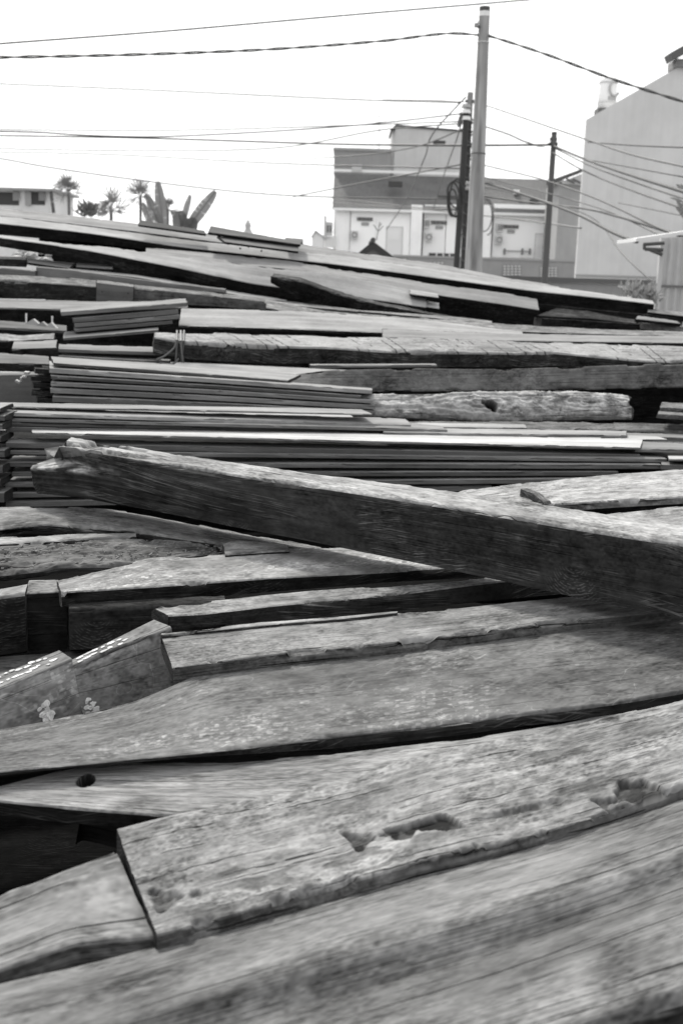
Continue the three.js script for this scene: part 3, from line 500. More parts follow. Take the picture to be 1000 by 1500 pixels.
wire('level wire crossing the tower at window height', [[-40, 198, 44], [200, 202, 42], [490, 211, 38], [676, 213, 33.5], [805, 212, 30]], 0.013, 0.14);
wire('slack wire crossing the left roof corner of the block', [[-40, 217, 40], [120, 220, 39], [230, 221, 39], [420, 215, 36], [560, 190, 34], [676, 181, 33]], 0.008, 0.3);
wire('wire running just over the flat parapet of the block', [[-40, 222, 46], [150, 226, 44], [400, 239, 40], [676, 247, 33.4]], 0.009, 0.3);
wire('descending wire from upper left past the banana leaves to the eave', [[-40, 228, 34], [0, 232, 34], [60, 243, 34], [220, 266, 35], [400, 285, 35], [676, 292, 33.4]], 0.01, 0.22);
wire('wire slanting up across the tower face to the pole pair', [[460, 232, 38], [540, 226, 36], [620, 212, 34], [679, 188, 33]], 0.009, 0.3);
wire('wire slanting over the grey roof to the pole pair', [[430, 288, 40], [520, 270, 38], [600, 255, 36], [679, 240, 33]], 0.009, 0.22);
wire('steep stay wire from the tower slot window down to a white bay', [[566, 336, 60], [596, 290, 50], [622, 230, 40], [641, 186, 34], [682, 142, 33]], 0.009, 0.25);
wire('second steep stay wire beside the tower crossing the eave', [[634, 306, 50], [652, 250, 42], [668, 205, 36], [680, 165, 33]], 0.008, 0.25);
wire('thin wire with a small splice left of the pole pair', [[560, 146, 40], [640, 147, 36], [690, 150, 33.5]], 0.006, 0.4);
wire('wire from the pole pair past the lone pole across the warehouse', [[690, 148, 33.4], [716, 156, 32], [860, 205, 26], [930, 228, 22], [1010, 246, 19]], 0.009, 0.18);
wire('nearly level wire crossing the upper part of the warehouse wall', [[860, 208, 30], [930, 213, 26], [1030, 217, 22]], 0.009, 0.14);
wire('thick wire from the lone pole down to the shrub on the shed', [[809, 213, 30], [822, 219, 29], [860, 235, 26], [930, 259, 20], [1010, 284, 15.5]], 0.014, 0.05);
wire('knotted slack wire between the pole pair and the lone pole', [[690, 180, 33.4], [715, 187, 32.5], [745, 197, 31.5], [770, 208, 30.5], [795, 214, 30], [808, 208, 30]], 0.012, 0.12);
wire('wire leaving the lone pole just below its clamp', [[810, 216, 30], [860, 241, 27], [940, 271, 22], [1010, 294, 18]], 0.009, 0.12);
wire('wire below that crossing the warehouse middle', [[806, 222, 30], [852, 249, 27], [930, 281, 22], [1010, 309, 18]], 0.009, 0.12);
wire('flat wire crossing the warehouse beside the shrub', [[860, 234, 28], [900, 241, 25], [1010, 261, 19]], 0.01, 0.1);
wire('wire ending near the shed roof corner from the pole pair', [[690, 262, 33.3], [760, 283, 29], [840, 312, 24], [900, 342, 19], [932, 354, 15.6]], 0.014, 0.05);
wire('wire sloping from the block eave to the shed roof', [[700, 240, 33.3], [790, 262, 29], [870, 290, 24], [960, 332, 18], [1000, 348, 15.5]], 0.009, 0.12);
wire('slack wire across the roof and lower warehouse wall', [[690, 285, 33.3], [770, 296, 31], [850, 305, 27], [900, 316, 22], [980, 340, 17]], 0.012, 0.1);
wire('thin wire fanning low over the warehouse wall toward the bush', [[690, 270, 33.3], [780, 290, 30], [865, 318, 25], [910, 371, 20], [960, 418, 15.5]], 0.006, 0.2);
wire('thin wire fanning above the slack wire on the warehouse', [[690, 255, 33.3], [790, 280, 29], [880, 306, 24], [970, 346, 17]], 0.007, 0.2);
wire('thin wire on the right half of the warehouse wall', [[905, 297, 30], [950, 306, 26], [1010, 318, 22]], 0.007, 0.2);
wire('wire along the eave of the grey roof', [[486, 290, 74], [600, 303, 60], [680, 306, 34]], 0.012, 0.2);
wire('wire just under the eave across the white bays', [[486, 297, 74], [640, 309, 60], [760, 322, 45], [850, 334, 32]], 0.011, 0.25);

// ------------------------------------------------------------------ plants
const leafMat = (g) => { const m = new THREE.MeshPhysicalMaterial({ roughness: 0.8, side: THREE.DoubleSide, transmission: 0.3, thickness: 0 }); m.color.setRGB(g, g, g); return m; };
function blade(L, w, bend, n = 8, fold = 0.25) {       // a leaf lying along +y that droops towards +z
  const pos = [], id = [], uv = [];
  for (let i = 0; i <= n; i++) { const t = i / n, ww = w * Math.pow(Math.sin(Math.PI * Math.min(0.98, 0.06 + 0.94 * t)), 0.7), a = bend * t, y = bend ? L * Math.sin(a) / bend : L * t, z = bend ? L * (1 - Math.cos(a)) / bend : 0; pos.push(-ww, y, z + fold * ww, 0, y, z, ww, y, z + fold * ww); uv.push(0, t, 0.5, t, 1, t); if (i) { const b = (i - 1) * 3, c = i * 3; id.push(b, b + 1, c, c, b + 1, c + 1, b + 1, b + 2, c + 1, c + 1, b + 2, c + 2); } }
  const g = new THREE.BufferGeometry(); g.setAttribute('position', new THREE.Float32BufferAttribute(pos, 3)); g.setAttribute('uv', new THREE.Float32BufferAttribute(uv, 2)); g.setIndex(id); g.computeVertexNormals(); return g;
}
function tornLeaf(L, w, bend, k) {      // a banana leaf: a midrib with strips either side, split here and there
  const n = 22, pos = [], id = [], rib = []; const P = (t) => { const a = bend * t; return [bend ? L * Math.sin(a) / bend : L * t, bend ? L * (1 - Math.cos(a)) / bend : 0]; };
  for (const sd of [-1, 1]) { let hang = 0; for (let i = 0; i < n; i++) { const t0 = i / n, t1 = (i + 1) / n; if (hash(i, k + sd * 7) > 0.62) hang = (hash(i, k + 3 + sd) - 0.3) * 0.14; const W = (t) => w * Math.min(1, Math.pow(Math.sin(Math.PI * clamp(0.05 + 0.93 * t)), 0.42)); const gap = hash(i, k + 11 + sd) > 0.8 ? 0.86 : 1;
    const [y0, z0] = P(t0), [y1, z1] = P(t1), b = pos.length / 3, w0 = W(t0) * (1 - Math.abs(hang) * 0.3), w1 = W(t1) * (1 - Math.abs(hang) * 0.3), up = 0.12 * L / n;
    pos.push(0, y0, z0, 0, y1, z1, sd * w0, y0 + up, z0 + w0 * (0.3 + hang), sd * w1, y0 + (y1 - y0) * gap + up, z1 + w1 * (0.3 + hang)); id.push(b, b + 1, b + 2, b + 2, b + 1, b + 3); } }
  const g = new THREE.BufferGeometry(); g.setAttribute('position', new THREE.Float32BufferAttribute(pos, 3)); g.setAttribute('uv', new THREE.Float32BufferAttribute(new Array(pos.length / 3 * 2).fill(0), 2)); g.setIndex(id); g.computeVertexNormals();
  for (let i = 0; i <= 10; i++) rib.push(V3(0, P(i / 10)[0], P(i / 10)[1] - 0.004)); return mergeGeometries([g.toNonIndexed(), new THREE.TubeGeometry(new THREE.CatmullRomCurve3(rib), 12, w * 0.09, 5).toNonIndexed()]);
}
function palm(label, x, yTop, yC, D, R, k) {
  const c = atWall(x, yC, D), b = thing('palm_tree', V3(c.x, 0, c.z), label, 'palm tree', 'palms behind the pile');
  add('trunk', tube([V3(c.x + 0.2, 0, c.z), V3(c.x, c.y * 0.5, c.z), c.clone()], 0.06, 14, 8), plain(0.14), b);
  const m = []; for (let i = 0; i < 24; i++) {        // each fan leaf is a hand of narrow fingers on a stalk
    const az = rnd() * 6.28, el = -0.75 + rnd() * 2.1, L = R * (0.65 + 0.85 * rnd()), d = V3(Math.cos(az) * Math.cos(el), Math.sin(el), Math.sin(az) * Math.cos(el)), q = new THREE.Quaternion().setFromUnitVectors(V3(0, 1, 0), d);
    for (let f = -2; f <= 2; f++) { const g = blade(L * (0.72 - 0.05 * Math.abs(f)), 0.028 * R, 0.5 + 0.9 * rnd(), 5); g.rotateZ(f * 0.34); g.translate(0, L * 0.36, 0); g.applyQuaternion(q); g.translate(c.x, c.y, c.z); m.push(g); }
    const s = rod(c, c.clone().addScaledVector(d, L * 0.42), 0.02 * R, 0.015 * R, 4); m.push(s);
  }
  add('crown', m, leafMat(k), b);
}
palm('round headed palm standing alone beside the white house', 101, 265, 281, 46, 0.72, 0.2);
palm('low palm with wide spread fan crown, middle of the three palms', 163, 290, 306, 40, 0.66, 0.2);
palm('palm half hidden behind the upright banana leaf', 206, 276, 288, 48, 0.62, 0.2);
palm('small low palm crown just right of the upright banana leaf', 246, 292, 306, 48, 0.5, 0.22);
{
  const D = 34, c = atWall(233, 345, D), b = thing('banana_plant', V3(c.x, 0, c.z), 'banana plant with one tall upright rolled leaf between the palms', 'banana plant');
  add('stem', tube([V3(c.x, 0, c.z), V3(c.x + 0.05, c.y * 0.5, c.z), atWall(234, 335, D)], 0.13, 10, 8), plain(0.12), b);
  const leaf = (x0, y0, x1, y1, w, bend, turn, k) => { const a = atWall(x0, y0, D), e = atWall(x1, y1, D), d = e.clone().sub(a), L = d.length(); const g = tornLeaf(L, w, bend, 31 + Math.round(x1)); g.rotateY(turn); g.applyQuaternion(new THREE.Quaternion().setFromUnitVectors(V3(0, 1, 0), d.clone().normalize())); g.translate(a.x, a.y, a.z); return [g, k]; };
  for (const [g, k] of [leaf(240, 335, 231, 266, 0.16, 0.08, 0.2, 0.2), leaf(238, 335, 212, 288, 0.16, 0.3, 0.6, 0.16), leaf(226, 338, 212, 296, 0.14, 0.2, -0.5, 0.18)]) add('leaf', g, leafMat(k), b);
}
{
  const D = 33, c = atWall(268, 350, D), b = thing('banana_plant', V3(c.x, 0, c.z), 'banana plant with broad torn leaf leaning right beside the upright one', 'banana plant');
  add('stem', tube([V3(c.x, 0, c.z), V3(c.x - 0.05, c.y * 0.5, c.z), atWall(270, 340, D)], 0.14, 10, 8), plain(0.12), b);
  const leaf = (x0, y0, x1, y1, w, bend, turn, k) => { const a = atWall(x0, y0, D), e = atWall(x1, y1, D), d = e.clone().sub(a), L = d.length(); const g = tornLeaf(L, w, bend, 57 + Math.round(x1)); g.rotateY(turn); g.applyQuaternion(new THREE.Quaternion().setFromUnitVectors(V3(0, 1, 0), d.clone().normalize())); g.translate(a.x, a.y, a.z); return [g, k]; };
  for (const [g, k] of [leaf(272, 338, 315, 279, 0.17, 0.2, 0.3, 0.2), leaf(266, 332, 281, 286, 0.11, 0.15, -0.4, 0.24), leaf(268, 345, 262, 308, 0.24, 0.5, 0.1, 0.12), leaf(274, 345, 284, 318, 0.2, 0.5, 0.2, 0.12)]) add('leaf', g, leafMat(k), b);
}
function shrub(name, label, cx, cy, D, rx, ry, n, len, k, foot) {
  const b = thing(name, V3(atWall(cx, cy, D).x, foot ?? 0, -D), label, 'shrub'), m = [], st = [], px = D / F;
  const base = V3(atWall(cx, cy, D).x, foot ?? 0, -D);
  for (let i = 0; i < n; i++) { const a = rnd() * 6.28, q = Math.sqrt(rnd()), P = atWall(cx + rx * q * Math.cos(a), cy + ry * q * Math.sin(a), D); P.z += (rnd() - 0.5) * rx * px * 1.6; const g = blade(len * (0.6 + 0.8 * rnd()), len * 0.16, 0.6 * rnd(), 4); g.rotateZ((rnd() - 0.5) * 2.2); g.rotateX((rnd() - 0.3) * 1.4); g.rotateY(rnd() * 6.28); g.translate(P.x, P.y, P.z); m.push(g); if (i % 6 === 0) st.push(rod(base, P, 0.008, 0.004, 4)); }
  add('crown', m, leafMat(k), b); add('stem', st, plain(0.1), b); return b;
}
shrub('leafy_shrub', 'low leafy shrub at the shed corner behind the end of the pile', 936, 434, 13.4, 28, 15, 230, 0.1, 0.27);
shrub('leafy_shrub', 'spiky shrub standing over the shed roof at the warehouse', 1006, 300, 16.5, 12, 26, 70, 0.16, 0.2, 2.0);
shrub('leafy_shrub', 'low scrub between the palms above the boards', 128, 310, 42, 16, 8, 120, 0.3, 0.13);
{ const c = atDepth(915, 440, 12); const b = add('paper_scrap', new RoundedBoxGeometry(0.05, 0.04, 0.03, 2, 0.01).translate(c.x, c.y, c.z), plain(0.8), null, 'small white scrap caught in the low shrub', 'scrap'); }

// ------------------------------------------------------------------ the timber: near rows first
const ord = ['top', 'second', 'third', 'fourth', 'fifth', 'sixth', 'seventh', 'eighth', 'ninth', 'tenth', 'eleventh', 'twelfth', 'thirteenth', 'fourteenth'];
// a torn cavity in a top face: 1 inside, 0 outside, given by its middle, its length and width in metres and the way it runs
function cavity(x0, y0, x1, y1, drop, wid, sd) { const a = atDrop(x0, y0, drop), b = atDrop(x1, y1, drop), ax = b.clone().sub(a), L = ax.length(); ax.normalize(); return (P) => { const dx = P.x - a.x, dz = P.z - a.z, l = dx * ax.x + dz * ax.z, c = dx * -ax.z + dz * ax.x; if (l < -0.05 || l > L + 0.05) return 0; const n = fbm(l * 45, c * 45, 1 << 20, 1 << 20, sd, 3) - 0.5, w = wid * (0.55 + 1.4 * (vn(l * 22, 3, 1 << 20, 1 << 20, sd + 1) - 0.25)); return step(-0.004, 0.006, w - Math.abs(c) + n * 0.03) * step(-0.004, 0.004, l + n * 0.02) * step(-0.003, 0.003, L - l + n * 0.012); }; }
const bump = (x, y, rx, ry, px, py) => Math.exp(-(((px - x) / rx) ** 2 + ((py - y) / ry) ** 2));

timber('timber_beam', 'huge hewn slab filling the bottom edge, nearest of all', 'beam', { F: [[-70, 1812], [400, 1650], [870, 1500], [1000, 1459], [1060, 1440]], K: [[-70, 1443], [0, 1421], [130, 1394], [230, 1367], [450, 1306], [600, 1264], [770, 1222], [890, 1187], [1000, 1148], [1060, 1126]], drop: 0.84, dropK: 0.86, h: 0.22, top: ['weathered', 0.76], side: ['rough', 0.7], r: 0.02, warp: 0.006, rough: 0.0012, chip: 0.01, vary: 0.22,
  disp: (t, s) => 0.026 * step(0.42, 0.52, s) * (1 - step(0.52, 1, s)) - 0.012 * step(0.7, 1, s) - 0.01 * bump(0.62, 0.35, 0.2, 0.12, t, s), tint: (t, s, q) => 1 - 0.26 * bump(0.55, 0.36, 0.35, 0.13, t, s) + 0.12 * bump(0.45, 0.55, 0.25, 0.06, t, s) });  // tint paints the tilted facet darker and the ridge as a highlight
const pitsM = [cavity(515, 1228, 664, 1194, 0.838, 0.018, 701), cavity(600, 1262, 800, 1212, 0.838, 0.008, 711), cavity(875, 1170, 962, 1146, 0.838, 0.024, 721), cavity(228, 1312, 292, 1300, 0.838, 0.016, 731), cavity(700, 1196, 850, 1160, 0.838, 0.005, 741)];
timber('timber_beam', 'broad eroded beam with rotten pits, squarely cut end by the dark hole', 'beam', { F: [[230, 1369], [450, 1308], [600, 1266], [770, 1226], [890, 1190], [1000, 1152], [1060, 1130]], K: [[170, 1215], [255, 1191], [350, 1172], [500, 1140], [640, 1098], [800, 1068], [1000, 1024], [1060, 1008]], drop: 0.844, h: 0.2, top: ['eroded', 1.2], side: ['eroded', 0.6], end: 0.35, r: 0.006, warp: 0.006, rough: 0.0016, chip: 0.012, cell: 0.0042, ragged: 0.004,
  disp: (t, s, q, u, P) => q > 0.05 ? 0 : -0.011 * pitsM[0](P) - 0.01 * pitsM[1](P) - 0.011 * pitsM[2](P) - 0.008 * pitsM[3](P) - 0.006 * pitsM[4](P) - 0.0018 * step(0.5, 0.62, fbm(u * 22, s * 26, 1 << 20, 1 << 20, 5, 3)),
  tint: (t, s, q, u, P) => q > 0.05 ? 1 : 1 - 0.72 * pitsM[0](P) - 0.75 * pitsM[1](P) - 0.62 * pitsM[2](P) - 0.55 * pitsM[3](P) - 0.3 * pitsM[4](P) - 0.22 * step(0.5, 0.62, fbm(u * 30, s * 16, 1 << 20, 1 << 20, 5, 3)) });
timber('timber_beam', 'short mottled beam end butting the eroded beam below the dark hole', 'beam', { F: [[-170, 1475], [0, 1419], [110, 1380], [226, 1370]], K: [[-170, 1372], [0, 1302], [90, 1262], [165, 1235]], drop: 0.852, h: 0.2, top: ['eroded', 1.0], side: ['eroded', 0.5], end: 0.4, r: 0.01, rough: 0.003, chip: 0.012, tint: (t, s) => 1 - 0.35 * step(0.86, 1, t) });
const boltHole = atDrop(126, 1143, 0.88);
timber('timber_plank', 'smooth pale plank with one round hole, its inner shade painted, above the dark hole', 'plank', { F: [[-80, 1165], [0, 1173], [115, 1185], [262, 1196], [760, 1246]], K: [[-80, 1182], [0, 1157], [70, 1131], [120, 1123], [200, 1116], [330, 1117], [500, 1104], [680, 1082], [825, 1061], [1060, 1008]], drop: 0.88, h: 0.03, top: ['weathered', 1.1], side: ['rough', 0.3], r: 0.004, cell: 0.003, warp: 0.004, rough: 0.001, chip: 0.004,
  disp: (t, s, q, u, P) => q < 0.02 && s > 0 ? -0.045 * (1 - step(0.0125, 0.0145, Math.hypot(P.x - boltHole.x, (P.z - boltHole.z) * 0.6))) : 0, tint: (t, s, q, u, P) => 1 - 0.95 * (1 - step(0.0145, 0.0165, Math.hypot(P.x - boltHole.x, (P.z - boltHole.z) * 0.6))) });  // tint paints shade into the recess of the hole
timber('timber_beam', 'dark cut beam end deep inside the hole', 'beam', { F: [[122, 1176], [129, 1167], [200, 1184], [340, 1210]], drop: [0.91, 0.95], w: 0.2, hp: 66, top: ['rough', 0.3], side: ['rough', 0.3], end: 0.3 });
[[1750, 1330, 'under the nearest slab'], [1330, 1090, 'under the dark hole'], [1090, 905, 'under the scratched plank'], [905, 790, 'under the crossing beam']].forEach(([a, b, w], i) => timber('timber_beam', 'dark broad filler beam added below to block light, seen only in gaps ' + w, 'beam', { F: [[-900, a], [1900, a - 60]], K: [[-700, b], [1700, b - 40]], drop: [1.3 - 0.02 * i, 1.3 - 0.02 * i], h: 0.3, top: ['rough', 0.1], side: ['rough', 0.1], cell: 0.03 }));  // unseen filler beams, added to stop light leaking up through the gaps
timber('timber_beam', 'dim beam low in the gap before the three cut ends', 'beam', { F: [[-80, 1010], [120, 992], [300, 975]], K: [[-80, 968], [120, 952], [300, 940]], drop: 1.0, h: 0.15, top: ['scratched', 0.6], side: ['rough', 0.4] });
timber('timber_plank', 'wide grey plank with pale scratches and long dark front edge', 'plank', { F: [[-80, 1142], [0, 1130], [110, 1121], [200, 1112], [335, 1098], [500, 1076], [635, 1062], [750, 1046], [890, 1030], [1000, 1012], [1060, 1002]], K: [[-80, 1086], [0, 1069], [100, 1050], [200, 1029], [250, 1005], [300, 980], [470, 964], [700, 936], [850, 919], [1000, 906], [1060, 900]], drop: 0.85, hp: [8, 4, 9, 26, 28, 26, 24], top: ['scratched', 0.95], side: ['rough', 0.55], r: 0.008, warp: 0.005, chip: 0.006, vary: 0.2, tint: (t, s) => 1 + 0.3 * (1 - step(0.02, 0.2, s)) * (1 - step(0.3, 0.7, t)) });
timber('timber_plank', 'chisel marked plank with its dark squared end showing, behind the scratched plank', 'plank', { F: [[253, 977], [400, 958], [550, 944], [700, 925], [800, 912], [960, 896], [1080, 884]], K: [[235, 928], [400, 912], [500, 905], [580, 896], [680, 889], [765, 880], [960, 860], [1080, 846]], drop: 0.82, hp: [26, 28], top: ['weathered', 0.85], side: ['eroded', 0.5], end: 0.35, r: 0.006, chip: 0.016, rough: 0.002, });
timber('timber_board', 'thin splintered strip along the back of the chisel marked plank', 'board', { F: [[236, 931], [400, 914], [500, 906], [582, 897]], K: [[236, 927], [400, 909], [500, 902], [582, 895]], drop: 0.812, h: 0.02, top: ['weathered', 1.2], side: ['rough', 0.8], r: 0.003 });
timber('timber_beam', 'slim beam with pale bevelled top under the middle of the crossing beam', 'beam', { F: [[246, 902], [300, 899], [400, 887], [520, 876], [600, 868], [690, 856], [780, 846], [930, 828]], K: [[222, 888], [400, 870], [500, 862], [660, 850], [780, 838], [930, 820]], drop: 0.83, hp: [20, 26, 30, 36], top: ['weathered', 0.95], side: ['rough', 0.8], end: 0.4, r: 0.006, chip: 0.01 });
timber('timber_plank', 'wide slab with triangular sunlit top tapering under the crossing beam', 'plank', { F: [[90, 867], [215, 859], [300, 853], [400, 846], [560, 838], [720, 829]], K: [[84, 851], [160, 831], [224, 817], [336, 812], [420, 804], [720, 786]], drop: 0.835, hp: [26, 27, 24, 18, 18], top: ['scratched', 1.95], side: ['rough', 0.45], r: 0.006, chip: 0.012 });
timber('timber_beam', 'dark beam end at the left edge, outermost of three cut ends', 'beam', { F: [[-60, 884], [0, 874], [37, 869]], K: [[-60, 872], [0, 861], [42, 853]], drop: 0.842, hp: 92, top: ['scratched', 1.6], side: ['rough', 0.55], end: 0.4, r: 0.01, plumb: 1 });
timber('timber_beam', 'dark beam end with a white scar, middle of three cut ends', 'beam', { F: [[39, 869], [98, 866]], K: [[42, 850], [100, 848]], drop: 0.852, hp: 88, top: ['weathered', 1], side: ['rough', 0.4], end: 0.3, r: 0.005, plumb: 1 });
timber('timber_beam', 'dark chamfered beam end, third of three cut ends next to the slim beam', 'beam', { F: [[101, 893], [223, 888], [330, 884]], K: [[101, 880], [223, 876], [330, 872]], drop: 0.87, hp: 66, top: ['rough', 0.8], side: ['rough', 0.6], end: 0.3, r: 0.012, plumb: 1 });
timber('timber_beam', 'cracked silvery beam end at the left edge under the crossing beam', 'beam', { F: [[-60, 780], [0, 776], [60, 767], [100, 770], [190, 777], [330, 797], [470, 816]], K: [[-60, 742], [0, 741], [120, 741], [190, 748], [330, 776], [470, 800]], drop: 0.84, hp: [13, 14, 14], top: ['weathered', 0.95], side: ['rough', 0.7], r: 0.008, chip: 0.03, rough: 0.004, warp: 0.008, tint: (t, s) => 1 - 0.3 * step(0.45, 0.55, fbm(t * 60, s * 4, 1 << 20, 1 << 20, 4, 2)) * (1 - step(0.2, 0.6, s)) });
timber('timber_board', 'thin pale board between the cracked beam end and the rotten timber', 'board', { F: [[-60, 801], [0, 797], [110, 791], [200, 785]], K: [[-60, 791], [0, 787], [60, 784], [160, 780], [200, 779]], drop: 0.85, h: 0.05, top: ['weathered', 1.1], side: ['rough', 0.6], chip: 0.012, r: 0.004 });
const rotten = timber('timber_beam', 'dark rotten timber with crumbled rounded end and loose bark', 'beam', { F: [[-60, 842], [0, 837], [60, 831], [100, 825], [195, 827], [260, 817], [336, 806]], K: [[-60, 800], [0, 797], [120, 791], [200, 789], [300, 792], [336, 797]], drop: 0.85, hp: [24, 24, 20, 8, 8], top: ['eroded', 0.55], side: ['rough', 0.5], end: 0.3, r: 0.02, chip: 0.016, rough: 0.004, warp: 0.008, cell: 0.0045, ragged: 0.02, disp: (t, s, q, u) => q > 0.2 ? 0 : -0.009 * step(0.42, 0.66, fbm(u * 26, s * 9, 1 << 20, 1 << 20, 77, 4)) - 0.03 * step(0.9, 1, t) * s });
timber('timber_board', 'small pale board end beyond the rotten timber', 'board', { F: [[330, 812], [400, 807], [424, 806]], K: [[326, 794], [350, 790], [385, 793], [420, 797]], drop: 0.825, h: 0.06, top: ['weathered', 1.2], side: ['rough', 0.6], chip: 0.012 });
const paintA = timber('timber_plank', 'leaning plank at the left edge with white painted dashes on its edge', 'plank', { F: [[-60, 1032], [0, 1009], [60, 985], [106, 965]], K: [[-60, 1008], [0, 985], [50, 966], [86, 952]], drop: [0.905, 0.86], hp: [92, 96], top: ['weathered', 0.9], side: ['scratched', 2.5], end: 0.9, r: 0.005, chip: 0.008, warp: 0.0012, rough: 0.0007 });
const paintB = timber('timber_plank', 'leaning plank with white painted dashes reaching up to the slim beam', 'plank', { F: [[106, 977], [170, 950], [252, 918]], K: [[98, 969], [160, 939], [224, 907]], drop: [0.88, 0.835], hp: [90, 150], top: ['weathered', 0.8], side: ['scratched', 2.5], end: 0.6, r: 0.005, chip: 0.008, warp: 0.0012, rough: 0.0007 });

// the great beam lying across the rest
const bigBeam = timber('timber_beam', 'great dark square beam lying aslant across the pile with a broken rotten end', 'beam', {
  F: [[40, 652], [115, 656], [200, 670], [300, 687], [370, 699], [475, 713], [600, 732], [740, 755], [890, 780], [1000, 796], [1080, 808]],
  K: [[62, 634], [95, 637], [125, 641], [200, 655], [300, 670], [500, 698], [620, 711], [700, 723], [800, 737], [900, 752], [1000, 763], [1080, 774]], z: [3.85, 2.52], w: 0.2, hp: [78, 79, 85, 95, 104, 114, 118], top: ['weathered', 1.35], side: ['rough', 0.92], end: 0.35, r: 0.012, cell: 0.0062, warp: 0.006, rough: 0.003, chip: 0.012, ragged: 0.012, vary: 0.25,
  shift: (t, s, q) => 0.03 * (1 - step(0.34, 0.42, q + 0.1 * s)),
  disp: (t, s, q, u) => {
    const n = fbm(u * 20, q * 5 + s * 5, 1 << 20, 1 << 20, 91, 3), lay = step(0.42, 0.62, vn(u * 6, q * 22, 1 << 20, 1 << 20, 92));
    const m = 1 - step(0.07, 0.25, u + 0.1 * (n - 0.5)), up = 1 - step(0.36, 0.42, q + 0.1 * (n - 0.5));
    let d = s < 0.03 ? -0.062 * m * up * (0.55 + 0.9 * n) - 0.012 * m * lay * up : 0;
    if (q < 0.03 && s > 0) d -= 0.02 * (1 - step(0.1, 0.55, u)) * step(0.45, 0.6, fbm(u * 16, s * 6, 1 << 20, 1 << 20, 93, 3)) + 0.012 * (1 - step(0, 0.07, u));
    return d - 0.006 * step(0.5, 0.6, vn(u * 4, q * 18, 1 << 20, 1 << 20, 95)) * (1 - step(0.3, 0.9, u)) * (s < 0.03 ? 1 : 0);
  },
  tint: (t, s, q, u) => { const n = fbm(u * 30, q * 14, 1 << 20, 1 << 20, 94, 3); if (q < 0.02) return 1 - 0.6 * (1 - step(0.1, 0.75, u)) * step(0.45, 0.6, fbm(u * 16, s * 6, 1 << 20, 1 << 20, 93, 3)); const m = 1 - step(0.12, 0.3, u); return 1 + m * (12 * step(0.28, 0.36, q) * (1 - step(0.42, 0.5, q)) * step(0.3, 0.6, n) + 1.6 * (1 - step(0.26, 0.4, q)) * step(0.4, 0.62, n)); } });  // ledge tint: pale broken wood, with its lit look painted in

timber('timber_beam', 'bright fissured beam behind the right half of the crossing beam', 'beam', { F: [[600, 772], [700, 752], [805, 738], [890, 733], [1000, 727], [1060, 724]], K: [[600, 733], [690, 716], [830, 700], [1000, 686], [1060, 681]], drop: 0.8, hp: [16, 16, 14], top: ['weathered', 1.55], side: ['eroded', 0.8], r: 0.01, chip: 0.02, rough: 0.003 });
timber('timber_board', 'pale board lowest right, between fissured beam and crossing beam', 'board', { F: [[860, 782], [1000, 774], [1060, 771]], K: [[860, 757], [910, 750], [1000, 741], [1060, 737]], drop: 0.83, h: 0.06, top: ['weathered', 1.4], side: ['rough', 0.6], chip: 0.015 });
{ const P = atDrop(772, 727, 0.797), Q = atDrop(808, 739, 0.797), ax = Q.clone().sub(P), L = ax.length(); const s = new THREE.Shape([[0, 0], [L * 0.02, 0.026], [L * 0.5, 0.024], [L * 0.96, 0.006], [L, 0]].map(q => new THREE.Vector2(...q))); const g = new THREE.ExtrudeGeometry(s, { depth: 0.03, bevelEnabled: true, bevelSize: 0.0015, bevelThickness: 0.0015, bevelSegments: 1 }); g.rotateY(-Math.atan2(ax.z, ax.x)); g.translate(P.x, P.y, P.z - 0.02); add('wood_wedge', g, new THREE.MeshStandardMaterial({ map: WOODS.rough.map, bumpMap: WOODS.rough.bump, bumpScale: 0.004, roughness: 0.9 }), null, 'small dark wedge of wood lying on the bright fissured beam', 'wedge'); }

// ------------------------------------------------------------------ the long flat stack behind the crossing beam
const S1 = 'of the long flat stack behind the crossing beam';
let nb = 0; const tone = ([k, g], s) => [k, g * (0.82 + 0.36 * hash(nb, s))];
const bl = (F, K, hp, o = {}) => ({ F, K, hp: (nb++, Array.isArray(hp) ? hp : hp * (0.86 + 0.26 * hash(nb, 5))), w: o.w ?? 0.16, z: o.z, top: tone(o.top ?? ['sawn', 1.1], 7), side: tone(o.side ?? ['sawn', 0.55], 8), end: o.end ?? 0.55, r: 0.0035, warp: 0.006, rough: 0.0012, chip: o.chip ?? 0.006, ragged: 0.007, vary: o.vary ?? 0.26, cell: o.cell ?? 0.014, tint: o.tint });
const z1 = [5.05, 5.55];
timber('stacked_board', 'narrow back board on top ' + S1, 'board', bl([[-4, 595], [545, 606]], [[-4, 589], [530, 600]], 4, { z: [5.12, 5.5] }), 'boards of the long flat stack');
timber('stacked_board', 'thick rounded pale board on top ' + S1, 'board', bl([[8, 604], [300, 613], [602, 622]], [[8, 597], [560, 611], [594, 613]], 7, { z: z1, top: ['sawn', 1.25], side: ['sawn', 0.9] }), 'boards of the long flat stack');
timber('stacked_board', 'board just under the thick rounded pale board, its end showing farther right', 'board', bl([[9, 613], [655, 629]], [[9, 607], [600, 620], [642, 623]], 6, { z: z1, side: ['sawn', 0.62] }), 'boards of the long flat stack');
timber('stacked_board', 'dark short board second below the thick rounded board of the long stack', 'board', bl([[12, 619], [563, 630]], null, 6, { z: z1, side: ['sawn', 0.3], end: 0.3 }), 'boards of the long flat stack');
timber('stacked_board', 'grey board whose blunt end lies at the left tip of the brightest board', 'board', bl([[9, 625], [568, 636]], null, 8, { z: z1, side: ['sawn', 0.55], w: 0.14 }), 'boards of the long flat stack');
